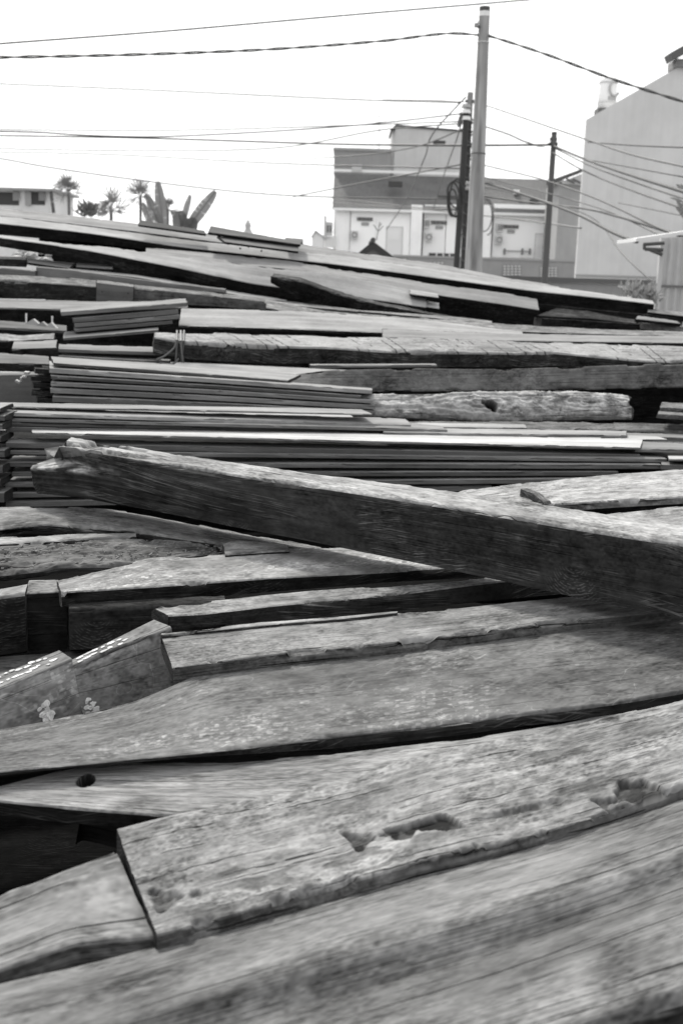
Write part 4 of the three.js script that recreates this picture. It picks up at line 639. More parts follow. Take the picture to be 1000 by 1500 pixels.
timber('stacked_board', 'brightest wide board ' + S1, 'board', bl([[47, 633], [480, 644], [937, 655]], [[47, 620], [570, 634], [941, 644]], 5, { z: [5.0, 5.42], w: 0.3, top: ['sawn', 1.7], side: ['sawn', 0.8] }), 'boards of the long flat stack');
timber('stacked_board', 'long pale board just behind the brightest board ' + 'in the long stack', 'board', bl([[560, 633], [917, 637]], [[560, 626], [917, 631]], 5, { z: [5.45, 5.75], w: 0.2, top: ['sawn', 1.5], side: ['sawn', 0.6] }), 'boards of the long flat stack');
timber('stacked_board', 'short pale board at the foot of the gnarled log ' + 'on the long stack', 'board', bl([[560, 625], [771, 626]], [[560, 619], [768, 621]], 4, { z: [5.7, 5.85], w: 0.16, top: ['sawn', 1.4], side: ['sawn', 0.6] }), 'boards of the long flat stack');
timber('stacked_board', 'pale tapering slat tip beyond the long pale board ' + 'in the long stack', 'board', bl([[880, 643], [976, 643.5]], [[880, 637], [960, 639]], 2, { z: [5.7, 5.75], top: ['sawn', 1.5] }), 'boards of the long flat stack');
timber('stacked_board', 'grey board running out of frame behind the tapering slat tip', 'board', bl([[890, 639], [1070, 642]], [[890, 633], [1070, 637]], 8, { z: [5.9, 6], top: ['sawn', 0.9] }), 'boards of the long flat stack');
timber('stacked_board', 'wide board running out of frame right of the brightest board', 'board', bl([[930, 657], [1070, 660]], [[930, 647], [1070, 652]], 6, { z: [5.45, 5.5], w: 0.22, top: ['sawn', 1.1] }), 'boards of the long flat stack');
timber('stacked_board', 'lower pale board tip at the right edge beside the long stack', 'board', bl([[978, 672], [1070, 673]], [[978, 667], [1070, 668]], 4, { z: [5.3, 5.35], top: ['sawn', 1.4] }), 'boards of the long flat stack');
timber('stacked_board', 'dark lowest board tip at the right edge beside the long stack', 'board', bl([[968, 680], [1070, 684]], [[968, 676], [1070, 679]], 8, { z: [5.3, 5.35], top: ['sawn', 0.8], side: ['sawn', 0.4] }), 'boards of the long flat stack');
[[8, 648, 937, 666, 8, 0.5], [14, 660, 976, 672, 7, 0.5], [10, 677, 968, 680.5, 8, 0.45], [16, 692, 905, 690.5, 7, 0.3], [8, 707, 860, 701, 8, 0.5], [9, 722, 720, 712, 8, 0.45], [8, 735, 620, 722, 9, 0.5]].forEach(([x0, y0, x1, y1, h, k], i) => timber('stacked_board', `${ord[i + 1] === 'second' ? 'first' : ord[i]} plain edge-on board beneath the brightest board of the long stack`, 'board', bl([[x0, y0], [x1, y1]], null, h, { z: [5.0 + i * 0.01, 5.45 - i * 0.03], side: ['sawn', k], end: 0.4, w: 0.14 + 0.03 * (i % 3) }), 'boards of the long flat stack'));
timber('timber_beam', 'dark filler beam added to block light in the gap under the long stack, seen left of the rotten beam end', 'beam', { F: [[-90, 640], [300, 650], [1060, 672]], z: [5.35, 5.75], w: 0.3, h: 0.5, top: ['rough', 0.5], side: ['rough', 0.4] });  // added backing beam; keeps the void behind the stack dark
[[598, 7, 0.6], [609, 8, 0.4], [622, 9, 0.35], [640, 9, 0.4], [660, 12, 0.25], [683, 10, 0.35], [703, 10, 0.3], [722, 14, 0.3]].forEach(([y, h, k], i) => timber('stacked_board', `${ord[i]} board end of the dark stack at the far left edge`, 'board', bl([[-160, y - 3], [4 + 3 * ((i * 5) % 3 - 1), y]], null, h, { z: [4.92, 4.92], side: ['sawn', k], end: 0.35, w: 0.2, top: ['sawn', i ? 0.7 : 1.2] }), 'boards of the dark stack at the edge'));

// ------------------------------------------------------------------ the slanting bundle above it
const z2 = [6.0, 6.35], S2 = 'of the slanting bundle left of the gnarled log';
timber('stacked_board', 'pale top board with pointed end ' + S2, 'board', bl([[79, 531], [240, 543], [422, 557]], [[75, 522], [240, 533], [441, 548]], 5, { z: z2, w: 0.24, top: ['sawn', 1.15], side: ['sawn', 0.3] }), 'boards of the slanting bundle');
[[73, 539, 545, 571.5, 8, 0.95], [74, 550, 529, 579.5, 6, 0.3], [74, 559, 546, 586, 7, 0.7], [74, 568.5, 549, 594, 8, 0.7], [77, 580.5, 551, 602, 9, 0.5]].forEach(([x0, y0, x1, y1, h, k], i) => timber('stacked_board', `${ord[i + 1]} board ${S2}`, 'board', bl([[x0, y0], [(x0 + x1) / 2, (y0 + y1) / 2 - 1], [x1, y1]], i ? null : [[x0, y0 - 5], [x1, y1 - 3]], [h, h * 0.8], { z: [5.98 - 0.01 * i, 6.3 - 0.01 * i], side: ['sawn', k], w: 0.2, end: 0.5 }), 'boards of the slanting bundle'));
timber('stacked_board', 'very pale slat slipping out under the slanting bundle', 'board', bl([[300, 605], [518, 611]], [[300, 599], [505, 603]], 3, { z: [5.7, 5.75], top: ['sawn', 1.7] }), 'boards of the slanting bundle');
timber('stacked_board', 'short slat beside the very pale slat at the log foot', 'board', bl([[420, 604], [534, 607]], [[420, 600], [530, 603]], 3, { z: [5.85, 5.9], top: ['sawn', 1.0] }), 'boards of the slanting bundle');
[[541, 52, 9], [552, 46, 9], [562, 49, 9], [573, 47, 9], [584, 55, 9]].forEach(([y, x, h], i) => { for (const q of [0, 1]) timber('wood_batten', `${ord[i]} ${q ? 'rear' : 'front'} dark batten end poking out left of the slanting bundle`, 'batten', bl([[x + q * 12, y - q * 3 - 1], [300, y + 13 - q * 3]], null, h * 0.8, { z: [6.12 + q * 0.12, 6.45 + q * 0.12], w: 0.09, side: ['rough', 0.7], top: ['rough', 1], end: 0.7, chip: 0.012 }), 'batten ends'); });
{ const b = thing('hardware_scrap', atDepth(32, 556, 6.2), 'small dark metal bits by the batten ends', 'scrap'); for (const [x, y] of [[27, 559], [32, 556], [37, 552], [40, 546]]) { const c = atDepth(x, y, 6.15); add('piece', new RoundedBoxGeometry(0.03, 0.014, 0.03, 1, 0.004).rotateZ(0.8 + x).translate(c.x, c.y, c.z), plain(0.3, 0.5, { metalness: 0.6 }), b); } }
timber('timber_plank', 'wide grey board face standing on edge left of the slanting bundle', 'plank', { F: [[-80, 549], [60, 549]], z: [6.5, 6.5], w: 0.1, hp: 44, top: ['sawn', 0.8], side: ['sawn', 0.45], rise: 0.1, plumb: 1 });

// ------------------------------------------------------------------ small stacks at the left
const z3 = [7.3, 7.45], S3 = 'of the small raised stack at the left';
[[89, 457, 274, 443.5, 7, 0.75, 1.25], [106, 466.5, 261, 453, 7, 0.45, 1], [109, 474, 263, 461, 7, 0.6, 1], [109, 482, 253, 469.5, 5, 0.45, 1]].forEach(([x0, y0, x1, y1, h, k, tp], i) => timber('stacked_board', `${ord[i]} board ${S3}`, 'board', bl([[x0, y0], [x1, y1]], i ? null : [[89, 452.5], [272, 436.5]], h, { z: [z3[0] - i * 0.01, z3[1] - i * 0.01], side: ['sawn', k], top: ['sawn', tp], end: 0.22, w: i ? 0.18 : 0.24 }), 'boards of the small raised stack'));
timber('stacked_board', 'bottom bearing board below the small raised stack', 'board', bl([[92, 495], [232, 483]], [[95, 486], [232, 477]], 5, { z: [7.2, 7.3], side: ['sawn', 0.4], top: ['sawn', 0.9], w: 0.24 }), 'boards of the small raised stack');
timber('stacked_board', 'pale board below the raised stack, nearest the strapped beam', 'board', bl([[86, 511], [237, 516]], [[87, 503], [229, 508]], 6, { z: [7.0, 7.1], side: ['sawn', 0.6], top: ['sawn', 1] }), 'loose boards at the left');
timber('stacked_board', 'second board below the raised stack, nearest the strapped beam', 'board', bl([[86, 521], [248, 529]], null, 6, { z: [6.98, 7.05], side: ['sawn', 0.45] }), 'loose boards at the left');
timber('stacked_board', 'lowest grey board touching the top of the slanting bundle', 'board', bl([[90, 526], [248, 536]], null, 6, { z: [6.85, 6.9], side: ['sawn', 0.7], w: 0.2 }), 'loose boards at the left');
timber('timber_beam', 'stubby squared block with pale top left of the raised stack', 'beam', bl([[18, 511], [83, 509]], [[21, 500], [84, 498]], 16, { z: [7.0, 7.0], side: ['rough', 0.5], top: ['sawn', 1.0], end: 0.3, w: 0.22 }));
timber('timber_board', 'pale curling board at the left edge above the stubby block', 'board', bl([[-60, 498], [30, 499], [80, 496]], [[-60, 489], [0, 487], [30, 492], [81, 488]], 4, { z: [7.35, 7.35], top: ['weathered', 1.1], side: ['rough', 0.6] }));
timber('timber_board', 'grey wedge board beside the raised stack with offcuts on it', 'board', bl([[-60, 476], [98, 485]], [[-60, 465], [0, 468], [98, 477]], 4, { z: [7.7, 7.7], top: ['sawn', 0.6], side: ['sawn', 0.5] }));
timber('timber_beam', 'dark beam at the left edge under the stubby block', 'beam', bl([[-60, 530], [72, 533]], [[-60, 516], [0, 517], [72, 522]], 13, { z: [6.75, 6.75], top: ['sawn', 0.6], side: ['rough', 0.5], w: 0.24 }));
[[48, 470, 12, 7], [75, 474, 8, 6], [62, 472, 9, 5]].forEach(([x, y, w, h], i) => { const D = 7.62, a = atDepth(x - w, y + 5, D), b = atDepth(x + w, y + 7, D), c = atDepth(x + w * 0.2, y - h + 4, D + 0.02); const s = prism([V3(a.x, a.y, a.z), V3(b.x, b.y, a.z), V3(c.x, c.y, a.z)], 0.05); add('wood_offcut', s, plain([0.3, 0.36, 0.22][i], 0.9), null, ['largest triangular offcut on the grey wedge board', 'small triangular offcut next to the raised stack', 'middle dark offcut between two triangular offcuts'][i], 'offcut'); });
[[39, 459, 472], [77, 463, 474]].forEach(([x, y0, y1], i) => add('nail', rod(atDepth(x, y1, 7.7), atDepth(x, y0, 7.7), 0.006, 0.007, 6), plain(0.5, 0.4, { metalness: 0.7 }), null, ['taller bright nail standing in the dark gap at the left', 'shorter bright nail close to the raised stack'][i], 'nail'));
timber('timber_board', 'long pale board over the dark gap at the left, behind the raised stack', 'board', bl([[-60, 449], [90, 453], [275, 450]], [[-60, 437], [0, 438], [140, 441], [275, 441]], 3, { z: [8.0, 8.1], w: 0.25, top: ['sawn', 0.95], side: ['sawn', 0.4] }));
timber('timber_beam', 'black filler beam added to darken the gap behind the bright nails', 'beam', { F: [[-90, 448], [250, 452], [1060, 492]], z: [8.5, 8.9], w: 0.2, h: 0.42, top: ['rough', 0.4], side: ['rough', 0.3] });  // made-up beam that stops sky showing through this gap

// ------------------------------------------------------------------ the middle rows
const strapped = timber('timber_beam', 'heavy old beam with notched top, wire tied round its left end', 'beam', { F: [[226, 493], [270, 502], [350, 505], [415, 508], [480, 508], [540, 513], [600, 516], [740, 517], [775, 519], [800, 515], [870, 522], [950, 530], [1060, 532]], K: [[226, 487], [290, 486], [400, 490], [500, 492], [600, 494], [700, 497], [780, 500], [1000, 507], [1060, 510]], z: [6.85, 7.2], w: 0.26, hp: [26, 30, 28, 27, 24, 22, 18, 8], top: ['notched', 1.6], side: ['rough', 1.0], end: 0.6, r: 0.012, cell: 0.012, warp: 0.008, rough: 0.004, chip: 0.024, ragged: 0.02, vary: 0.22 });
{ const at = stations.get(strapped), b = thing('binding_wire', at(0.045, 0, 0), 'twisted wire bound round the left end of the notched beam', 'wire'); for (const [t, k] of [[0.04, 0.1], [0.047, 0.16], [0.052, 0.07]]) { const P = []; for (const [s, d] of [[-0.03, -0.02], [-0.04, 0.5], [-0.03, 1.03], [0.5, 1.05], [1.03, 1.03], [1.04, 0.5], [1.03, -0.02], [0.5, -0.05], [-0.03, -0.02]]) P.push(at(t + d * 0.008 * (k * 10 - 1), s, d)); add('strand', new THREE.TubeGeometry(new THREE.CatmullRomCurve3(P), 60, 0.007, 5), plain(k, 0.6), b); }
  const q = [at(0.008, -0.06, 1.2), at(0.02, -0.1, 0.9), at(0.036, -0.05, 0.35), at(0.04, -0.03, -0.02)]; add('strand', tube(q, 0.007, 20, 5), plain(0.12), b); add('strand', tube([at(0.012, -0.06, 1.35), at(0.035, -0.12, 1.2), at(0.045, -0.05, 0.9)], 0.007, 20, 5), plain(0.1), b); }
timber('timber_plank', 'mid grey checked plank face sloping below the notched beam', 'plank', { F: [[418, 562], [480, 573], [560, 573], [740, 572], [920, 570], [1060, 565]], K: [[424, 549], [480, 541], [600, 539], [740, 540], [860, 536], [960, 532], [1060, 528]], z: [6.6, 6.75], w: 0.16, hp: [4, 5, 5, 9], top: ['weathered', 0.55], side: ['rough', 0.3], r: 0.01, cell: 0.012, chip: 0.014, warp: 0.006 });
timber('timber_beam', 'gnarled pale log with two knots and a broken end', 'log', { F: [[500, 604], [548, 607], [640, 611], [760, 614], [850, 611], [926, 610]], K: [[500, 577], [545, 575], [650, 573], [800, 571], [880, 573], [920, 577]], z: [6.3, 6.4], w: 0.18, hp: [8, 8, 9, 8], top: ['weathered', 1.75], side: ['eroded', 0.5], end: 0.7, r: 0.045, cell: 0.007, warp: 0.012, rough: 0.004, chip: 0.012, ragged: 0.03, vary: 0.3,
  disp: (t, s, q, u) => { if (q > 0.4) return 0; const a = (t - 0.5) * 2.25, r1 = Math.hypot(a * 0.75, s - 0.52), b = (t - 0.87) * 2.25, r2 = Math.hypot(b * 0.8, s - 0.52);
    return 0.03 * Math.exp(-((r1 / 0.42) ** 2)) - 0.1 * step(0.02, 0.0, Math.hypot((a - 0.03) * 0.8 + (s - 0.4) * 0.06, (s - 0.4) * 0.2) - 0.022 - 0.05 * (fbm(t * 70, s * 6, 1 << 20, 1 << 20, 66, 3) - 0.5)) + 0.03 * Math.exp(-((r2 / 0.3) ** 2)) - 0.03 * Math.exp(-((r2 / 0.09) ** 2)) + 0.005 * Math.sin((r2 + 0.12 * fbm(t * 60, s * 6, 1 << 20, 1 << 20, 67, 3)) * 60) * Math.exp(-((r2 / 0.35) ** 2)) + 0.006 * Math.sin((r1 + 0.16 * fbm(t * 50, s * 5, 1 << 20, 1 << 20, 68, 3)) * 44) * Math.exp(-((r1 / 0.6) ** 2)) - 0.016 * step(0.52, 0.7, fbm(u * 5, s * 3, 1 << 20, 1 << 20, 61, 2)) * step(0.25, 0.5, Math.min(r1, r2)); },
  tint: (t, s, q, u) => { const a = (t - 0.5) * 2.25, r1 = Math.hypot(a * 0.75, s - 0.52), b = (t - 0.87) * 2.25, r2 = Math.hypot(b * 0.8, s - 0.52); return (1 - 0.85 * step(0.03, 0.0, Math.hypot((a - 0.03) * 0.8 + (s - 0.4) * 0.06, (s - 0.4) * 0.2) - 0.022 - 0.05 * (fbm(t * 70, s * 6, 1 << 20, 1 << 20, 66, 3) - 0.5))) * (1 - 0.55 * Math.exp(-((r2 / 0.07) ** 2))) * (1 + 0.4 * Math.exp(-((r1 / 0.35) ** 2)) * (0.7 + 0.45 * Math.sin((r1 + 0.16 * fbm(t * 50, s * 5, 1 << 20, 1 << 20, 68, 3)) * 44))) * (1 + 0.3 * Math.exp(-((r2 / 0.35) ** 2)) * Math.sin((r2 + 0.12 * fbm(t * 60, s * 6, 1 << 20, 1 << 20, 67, 3)) * 60)) * (1 - 0.3 * step(0.5, 0.65, fbm(u * 7, s * 4, 1 << 20, 1 << 20, 62, 3))); } });
timber('timber_beam', 'rough low timber under the gnarled log', 'beam', { F: [[540, 627], [700, 628], [860, 628], [1070, 636]], K: [[540, 617], [770, 617], [860, 618], [1070, 621]], z: [6.05, 6.15], w: 0.2, hp: 8, top: ['eroded', 0.7], side: ['rough', 0.6], r: 0.012, chip: 0.016, rough: 0.005 });
timber('timber_beam', 'black filler beam added to shut light out of the hole right of the gnarled log', 'beam', { F: [[300, 552], [700, 555], [1070, 550]], z: [7.1, 7.2], w: 0.2, h: 0.4, top: ['rough', 0.3], side: ['rough', 0.18] });  // blocker added behind the hole so no light comes through
timber('timber_board', 'pale rounded board end at the right edge by the dark hole', 'board', bl([[966, 597], [1070, 602]], [[969, 589], [1070, 591]], 8, { z: [6.2, 6.2], top: ['weathered', 1], side: ['eroded', 0.7], chip: 0.012 }));
timber('timber_board', 'lower board end at the right edge by the dark hole', 'board', bl([[962, 606], [1070, 614]], [[966, 600], [1070, 606]], 8, { z: [6.1, 6.1], top: ['weathered', 0.8], side: ['eroded', 0.5] }));
timber('stacked_board', 'short thin slats pair tip under the notched beam', 'board', bl([[455, 535], [640, 534]], null, 5, { z: [6.8, 6.9], side: ['sawn', 0.5], w: 0.1 }));
timber('timber_board', 'brightest freshly planed board above the notched beam', 'board', bl([[262, 477], [400, 481], [500, 485], [640, 491], [765, 493]], [[266, 451], [400, 454], [500, 459], [620, 468], [765, 486]], 5, { z: [7.6, 7.9], w: 0.38, top: ['sawn', 1.7], side: ['rough', 0.4], vary: 0.1 }));
timber('timber_board', 'long pale board with straight dark edge right above the notched beam', 'board', bl([[560, 494], [740, 499], [1070, 503]], [[560, 481], [740, 488], [1070, 493]], [3, 6, 7, 8], { z: [7.4, 7.8], w: 0.24, top: ['sawn', 1.3], side: ['rough', 0.5], vary: 0.1 }));
timber('timber_board', 'long grey rough edged board under the dark overhang', 'board', bl([[390, 451], [480, 469], [600, 476], [740, 485], [900, 490], [1070, 494]], [[390, 440], [480, 456], [640, 467], [740, 474], [900, 483], [1070, 486]], 3, { z: [8.1, 8.4], w: 0.26, top: ['weathered', 0.85], side: ['rough', 0.6], chip: 0.012 }));
timber('timber_board', 'thin board edge peeping below the hewn timber', 'board', bl([[388, 444], [640, 466], [720, 474]], [[388, 440], [500, 452], [640, 462], [720, 470]], 3, { z: [8.35, 8.5], top: ['weathered', 0.8], side: ['rough', 0.8] }));

// ------------------------------------------------------------------ the rising back of the pile
timber('timber_beam', 'dark old beam with pale top edge at the left, below the raised boards', 'beam', { F: [[-60, 407], [0, 411], [90, 416], [141, 420]], K: [[-60, 400], [0, 402], [90, 405], [141, 410]], z: [8.7, 8.7], w: 0.16, hp: [30, 26, 22], top: ['weathered', 0.8], side: ['rough', 0.8], r: 0.01, chip: 0.02 });
timber('timber_beam', 'squared beam piece with two nail holes in its face', 'beam', { F: [[142, 414], [196, 420]], K: [[142, 410], [196, 416]], z: [8.68, 8.68], w: 0.16, hp: [28, 22], top: ['weathered', 0.8], side: ['sawn', 0.5], r: 0.006 });
for (const [x, y] of [[150, 427.5], [188, 429.5]]) { const c = atDepth(x, y, 8.655), g = new THREE.CylinderGeometry(0.008, 0.008, 0.012, 10); g.rotateX(Math.PI / 2); g.translate(c.x, c.y, c.z); add('hole_disc', g, plain(0.015, 0.6), null, x < 170 ? 'left dark disc standing in for a nail hole in the squared beam piece' : 'right dark disc standing in for a nail hole in the squared beam piece', 'hole_disc'); }  // dark discs imitate the shade of two nail holes
timber('timber_beam', 'long beam face right of the squared piece, above the planed board', 'beam', { F: [[197, 421], [300, 432], [391, 442], [560, 463]], K: [[197, 417], [300, 427], [391, 437], [560, 458]], z: [8.7, 8.8], w: 0.14, hp: [22, 16, 12, 8], top: ['weathered', 0.7], side: ['weathered', 0.5], r: 0.006, chip: 0.012 });
timber('timber_plank', 'grey plank face above the squared beam piece', 'plank', { F: [[53, 391], [110, 396], [200, 409], [330, 424]], z: [8.9, 9.0], w: 0.12, rise: 0.05, hp: [19, 18, 9, 5], top: ['sawn', 0.8], side: ['sawn', 0.6] });
timber('timber_plank', 'short grey plank face at the left edge above the dark old beam', 'plank', { F: [[-60, 386], [52, 397]], z: [8.85, 8.85], w: 0.12, rise: 0.05, hp: 15, top: ['sawn', 0.8], side: ['sawn', 0.5] });
timber('timber_board', 'thin slat with pale edge over the grey plank face', 'board', bl([[100, 396], [200, 406], [420, 444]], [[100, 393], [200, 402], [420, 439]], 4, { z: [8.95, 9.05], top: ['sawn', 1.2], side: ['sawn', 0.3] }));
timber('timber_beam', 'small dark squared end at the left edge in the upper gap', 'beam', bl([[-60, 376], [38, 380]], [[-60, 372], [40, 376]], 12, { z: [9.1, 9.1], side: ['rough', 0.8], top: ['sawn', 1.3], end: 0.3 }));
timber('timber_board', 'narrow dark board right of the small squared end in the upper gap', 'board', bl([[41, 384], [102, 393]], [[41, 379], [110, 385]], 4, { z: [9.05, 9.1], side: ['rough', 0.4], top: ['sawn', 0.8] }));
timber('timber_board', 'short pale board end below the leaning slim board', 'board', bl([[112, 391], [165, 394]], [[112, 384], [165, 388]], 3, { z: [9.1, 9.1], top: ['sawn', 0.8], side: ['rough', 0.3] }));
{ const m = []; for (let i = 0; i < 26; i++) { const c = atDepth(22 + rnd() * 54, 368 + rnd() * 14 + i * 0.12, 9.5 + rnd() * 0.3); m.push(new THREE.IcosahedronGeometry(0.02 + 0.03 * rnd(), 0).scale(1.3, 0.8, 1).rotateY(rnd() * 6).translate(c.x, c.y, c.z)); } add('wood_debris', m, plain(0.35), null, 'loose pale chips lying in the upper gap at the left', null, null, 'stuff'); }
timber('timber_beam', 'black filler beam added to close the upper gap against light under the leaning boards', 'beam', { F: [[72, 371], [200, 388], [300, 404], [480, 412], [640, 428], [790, 445], [1000, 466]], z: [9.9, 10.4], w: 0.2, h: 0.6, top: ['rough', 0.5], side: ['rough', 0.3] });  // added across the gap to block the bright background
timber('timber_beam', 'black filler beam added to darken the slot between the ridge beam and the slim leaning board', 'beam', { F: [[58, 340], [130, 349], [260, 368], [340, 377]], z: [10.15, 10.2], w: 0.2, h: 0.3, top: ['rough', 0.4], side: ['rough', 0.3] });  // filler added behind the slot to keep it dark
timber('timber_board', 'slim leaning board with pale face and dark underside in the upper rows', 'board', { F: [[-60, 341], [0, 347.5], [117, 364.5], [250, 390], [375, 416.5], [500, 432], [624, 450]], K: [[-60, 337], [0, 344], [112, 360], [120, 357], [250, 373], [400, 392], [500, 402], [624, 429]], z: [9.05, 9.25], w: [0.16, 0.2, 0.26, 0.26], hp: [13, 16, 16, 16, 12], top: ['sawn', 1.5], side: ['rough', 0.35], r: 0.006, chip: 0.006, vary: 0.1 });
timber('timber_board', 'upper prong of the split end right of the hewn timber', 'board', bl([[600, 430.5], [642, 436]], [[600, 424], [641, 430.5]], 3, { z: [9.28, 9.28], top: ['sawn', 1.5], side: ['rough', 0.3] }));
timber('timber_board', 'lower prong of the split end right of the hewn timber', 'board', bl([[600, 446.5], [643, 452]], [[600, 437], [643, 443.5]], 2, { z: [9.27, 9.27], top: ['sawn', 1.5], side: ['rough', 0.3] }));
timber('timber_beam', 'black hewn timber with ragged slanting cut in the upper rows', 'beam', { F: [[398, 405], [440, 412], [500, 433], [560, 447], [640, 462], [700, 470]], K: [[402, 400], [440, 406], [500, 427], [560, 443], [640, 459], [700, 468]], z: [8.9, 9.1], w: 0.1, hp: [10, 26, 32, 28, 22, 14, 6, 3], top: ['rough', 1.6], side: ['rough', 0.4], end: 0.4, r: 0.005, chip: 0.012, rough: 0.004, cell: 0.014, ragged: 0.03, shift: (t, s, q) => -0.09 * q });
timber('timber_plank', 'grey plank below the ridge plank with notched right end', 'plank', { F: [[214, 372], [430, 395], [480, 402], [640, 432], [740, 446], [789, 454]], K: [[214, 362], [430, 382], [480, 392], [640, 416], [740, 429], [786, 437]], z: [9.45, 9.85], w: 0.24, hp: 7, top: ['sawn', 1.1], side: ['rough', 0.3], r: 0.006, vary: 0.1 });
timber('timber_beam', 'pale topped ridge beam with thick black front, running down to the shrub', 'beam', { F: [[-60, 320], [0, 327], [130, 341], [260, 361], [400, 377], [500, 388], [640, 407], [780, 426], [900, 438], [958, 445]], K: [[-60, 309], [0, 315], [130, 330], [260, 348], [400, 364], [500, 374], [640, 394], [780, 416], [900, 432], [955, 440]], z: [9.6, 10.5], w: 0.22, hp: [19, 16, 12, 8, 9, 12, 20, 26], top: ['sawn', 1.55], side: ['rough', 0.3], end: 0.2, r: 0.008, vary: 0.1 });
timber('timber_plank', 'topmost grey ridge plank with row of small holes against the sky', 'plank', { F: [[-60, 309], [0, 315.5], [100, 327], [200, 339], [300, 352], [440, 370], [560, 386], [640, 397], [740, 413], [828, 428]], K: [[-60, 297], [0, 304], [78, 312], [200, 327], [300, 340], [440, 356], [500, 366], [640, 386], [740, 406], [815, 418]], z: [9.75, 10.55], w: 0.24, hp: 4, top: ['sawn', 1.25], side: ['rough', 0.5], r: 0.006, vary: 0.12 });
for (const [x, y, i] of [[334, 357.5, 'first'], [352, 364, 'second'], [364, 361.5, 'third'], [383, 367.5, 'fourth']]) { const c = atDepth(x, y, 9.88 - (y - 357) * 0.012), g = new THREE.SphereGeometry(0.009, 8, 6); g.translate(c.x, c.y, c.z); add('nail', g, plain(0.02), null, `${i} dark bead standing in for a nail hole, from the left on the ridge beam`, 'nail'); }  // dark beads imitate the small holes along the ridge
timber('timber_board', 'thin dark sheet of board lying on the ridge with a pale edge', 'board', bl([[305, 340], [440, 358]], [[309, 331], [441, 354]], 4, { z: [9.7, 9.85], top: ['sawn', 0.5], side: ['rough', 0.3], w: 0.2 }));
timber('timber_board', 'short grey board under the thin dark sheet on the ridge', 'board', bl([[330, 354], [437, 368]], [[318, 345], [437, 358]], 4, { z: [9.62, 9.76], top: ['sawn', 0.7], side: ['rough', 0.4], w: 0.2 }));
timber('timber_board', 'little board beyond the right tip of the thin dark sheet', 'board', bl([[418, 352], [444, 355]], [[418, 348], [444, 350]], 4, { z: [10.1, 10.1], top: ['sawn', 0.6], side: ['sawn', 0.4] }));
timber('timber_board', 'thin dark board on the ridge below the banana leaves', 'board', bl([[202, 329], [302, 343]], [[207, 322], [300, 338]], 3, { z: [9.8, 9.9], top: ['sawn', 0.3], side: ['rough', 0.3] }));
timber('timber_beam', 'dark beam under the ridge at the right, with a dull sheen on top', 'beam', { F: [[786, 462], [860, 466], [932, 473]], K: [[815, 451], [860, 455], [924, 463]], z: [10.0, 10.2], w: 0.3, hp: 8, top: ['rough', 1.1], side: ['rough', 0.4] });
timber('timber_beam', 'black squared block under the ridge at the right', 'beam', { F: [[793, 466], [955, 476]], z: [9.9, 10.1], w: 0.2, hp: 17, top: ['rough', 0.5], side: ['rough', 0.35] });
timber('timber_board', 'small board with pale top poking out at the right end of the pile', 'board', bl([[930, 467], [996, 474]], [[934, 462], [990, 470]], 5, { z: [9.8, 9.9], top: ['sawn', 1], side: ['rough', 0.3] }));
timber('timber_beam', 'dark beam lying before the shed at the right end of the pile', 'beam', bl([[948, 457], [1000, 463], [1070, 471]], [[948, 452], [1000, 457], [1070, 462]], 9, { z: [10.4, 10.4], top: ['eroded', 0.9], side: ['rough', 0.4] }));
timber('timber_beam', 'low dark beam under the small pale topped board at the right edge', 'beam', bl([[940, 473], [1070, 484]], null, 10, { z: [10.0, 10.0], top: ['eroded', 0.9], side: ['eroded', 0.8] }));

// ------------------------------------------------------------------ white paint marks and loose bark
function splat(P, ax, up, w, h, k, b) {        // a thin uneven daub of paint lying on a face
  const n = ax.clone().cross(up).normalize(), pts = []; const m = 14, s0 = rnd() * 50; for (let i = 0; i < m; i++) { const a = i / m * 6.2832, r = 0.62 + 0.75 * vn(Math.cos(a) * 1.6 + s0, Math.sin(a) * 1.6 + s0, 1 << 20, 1 << 20, 881); pts.push(new THREE.Vector2(Math.cos(a) * w / 2 * r, Math.sin(a) * h / 2 * r)); }
  const g = new THREE.ExtrudeGeometry(new THREE.Shape(pts), { depth: 0.0006, bevelEnabled: true, bevelSize: 0.0005, bevelThickness: 0.0004, bevelSegments: 1 }); g.applyMatrix4(new THREE.Matrix4().makeBasis(ax, up, n)); g.translate(P.x, P.y, P.z); add('daub', g, plain(k, 0.85), b);
}
function paint(label, board, spots, k) {      // spots: [t along, s across the top or null, d down the front, length, height]
  const at = stations.get(board), b = thing('paint_mark', at(spots[0][0], spots[0][1] ?? 0, spots[0][1] === null ? spots[0][2] : 0), label, 'paint mark');
  for (const [t, s, d, w, h] of spots) { const P = at(t, s ?? 0, s === null ? d : 0), ax = at(t + 0.02, s ?? 0, s === null ? d : 0).sub(P).normalize(), up = s === null ? at(t, 0, d - 0.1).sub(P).normalize() : at(t, s + 0.2, 0).sub(P).normalize(); up.addScaledVector(ax, -up.dot(ax)).normalize(); const n = ax.clone().cross(up).normalize(); splat(P.addScaledVector(n, 0.0008), ax, up, w, h, k * (0.55 + 0.45 * rnd()), b); }
}
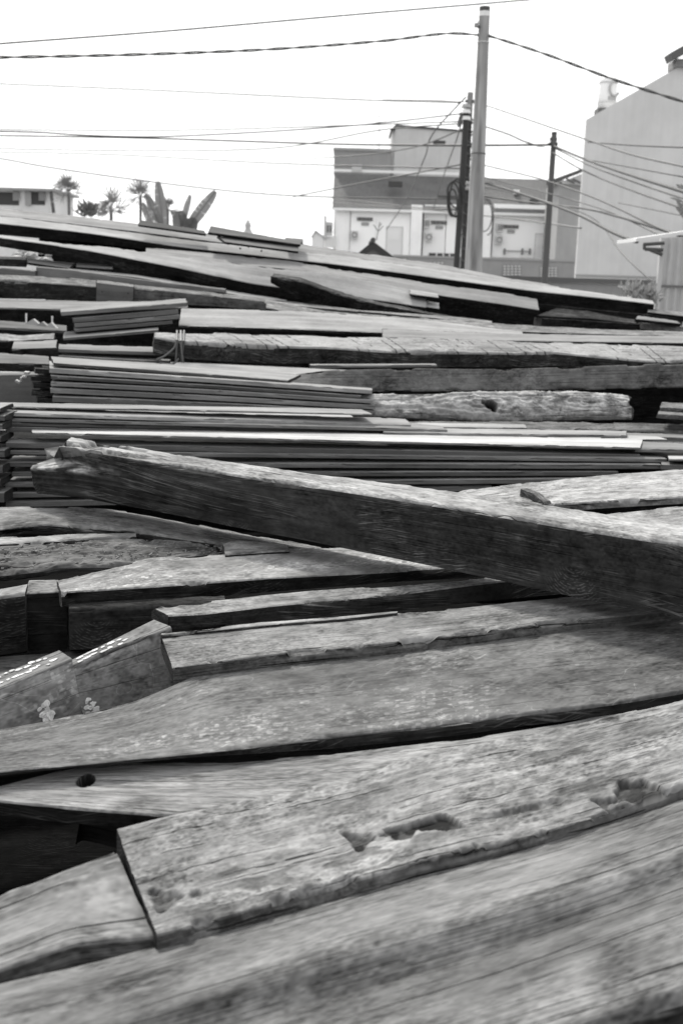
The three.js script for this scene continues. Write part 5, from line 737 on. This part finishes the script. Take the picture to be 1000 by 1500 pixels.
{
  const A = [], B = [], C = [], D = [];
  for (let i = 0; i < 19; i++) A.push([0.34 + 0.56 * i / 19 + 0.02 * rnd(), 0.25 + 0.38 * (i % 2) + 0.2 * rnd(), 0, 0.006 + 0.014 * rnd(), 0.005 + 0.006 * rnd()]);
  for (let i = 0; i < 13; i++) B.push([0.08 + 0.55 * i / 13 + 0.014 * rnd(), 0.2 + 0.3 * (i % 2) + 0.25 * rnd(), 0, 0.008 + 0.02 * rnd(), 0.005 + 0.005 * rnd()]);
  for (let i = 0; i < 26; i++) { const a = rnd() * 6.28, q = Math.sqrt(rnd()); C.push([0.70 + 0.055 * q * Math.cos(a), null, 0.62 + 0.2 * q * Math.sin(a) + (i % 3 ? 0 : 0.1), 0.008 + 0.008 * rnd(), 0.007 + 0.007 * rnd()]); }
  for (let i = 0; i < 16; i++) { const q = rnd(); D.push([0.03 + 0.12 * q + 0.02 * rnd(), null, 0.80 - 0.1 * q + 0.18 * (rnd() - 0.5) - (i % 4 ? 0 : 0.16), 0.006 + 0.009 * rnd(), 0.006 + 0.005 * rnd()]); }
  paint('row of white painted dashes on the leaning plank edge at the left', paintA, A, 0.55);
  paint('row of white painted dashes on the leaning plank reaching the slim beam', paintB, B, 0.55);
  paint('larger cluster of white lichen like paint daubs on the left leaning plank face', paintA, C, 0.95);
  paint('smaller cluster of white paint daubs on the right leaning plank face', paintB, D, 0.95);
}
{   // crumbs of bark on the rotten timber
  const at = stations.get(rotten), m = []; for (let i = 0; i < 260; i++) { const t = 0.15 + 0.83 * rnd(), P = at(t, 0.08 + 0.85 * rnd(), 0), l = 0.004 + 0.016 * rnd() * rnd(), g = new THREE.BoxGeometry(l, 0.002 + 0.002 * rnd(), 0.002 + 0.004 * rnd()); g.rotateZ((rnd() - 0.5) * 0.9); g.rotateY(rnd() * 6.28); g.translate(P.x, P.y + 0.002 - 0.008 * rnd(), P.z); m.push(g); }
  add('bark_crumbs', m, plain(0.13, 0.95), null, 'loose crumbs of bark scattered on the rotten timber', null, null, 'stuff');
}

renderer.render(scene, camera);
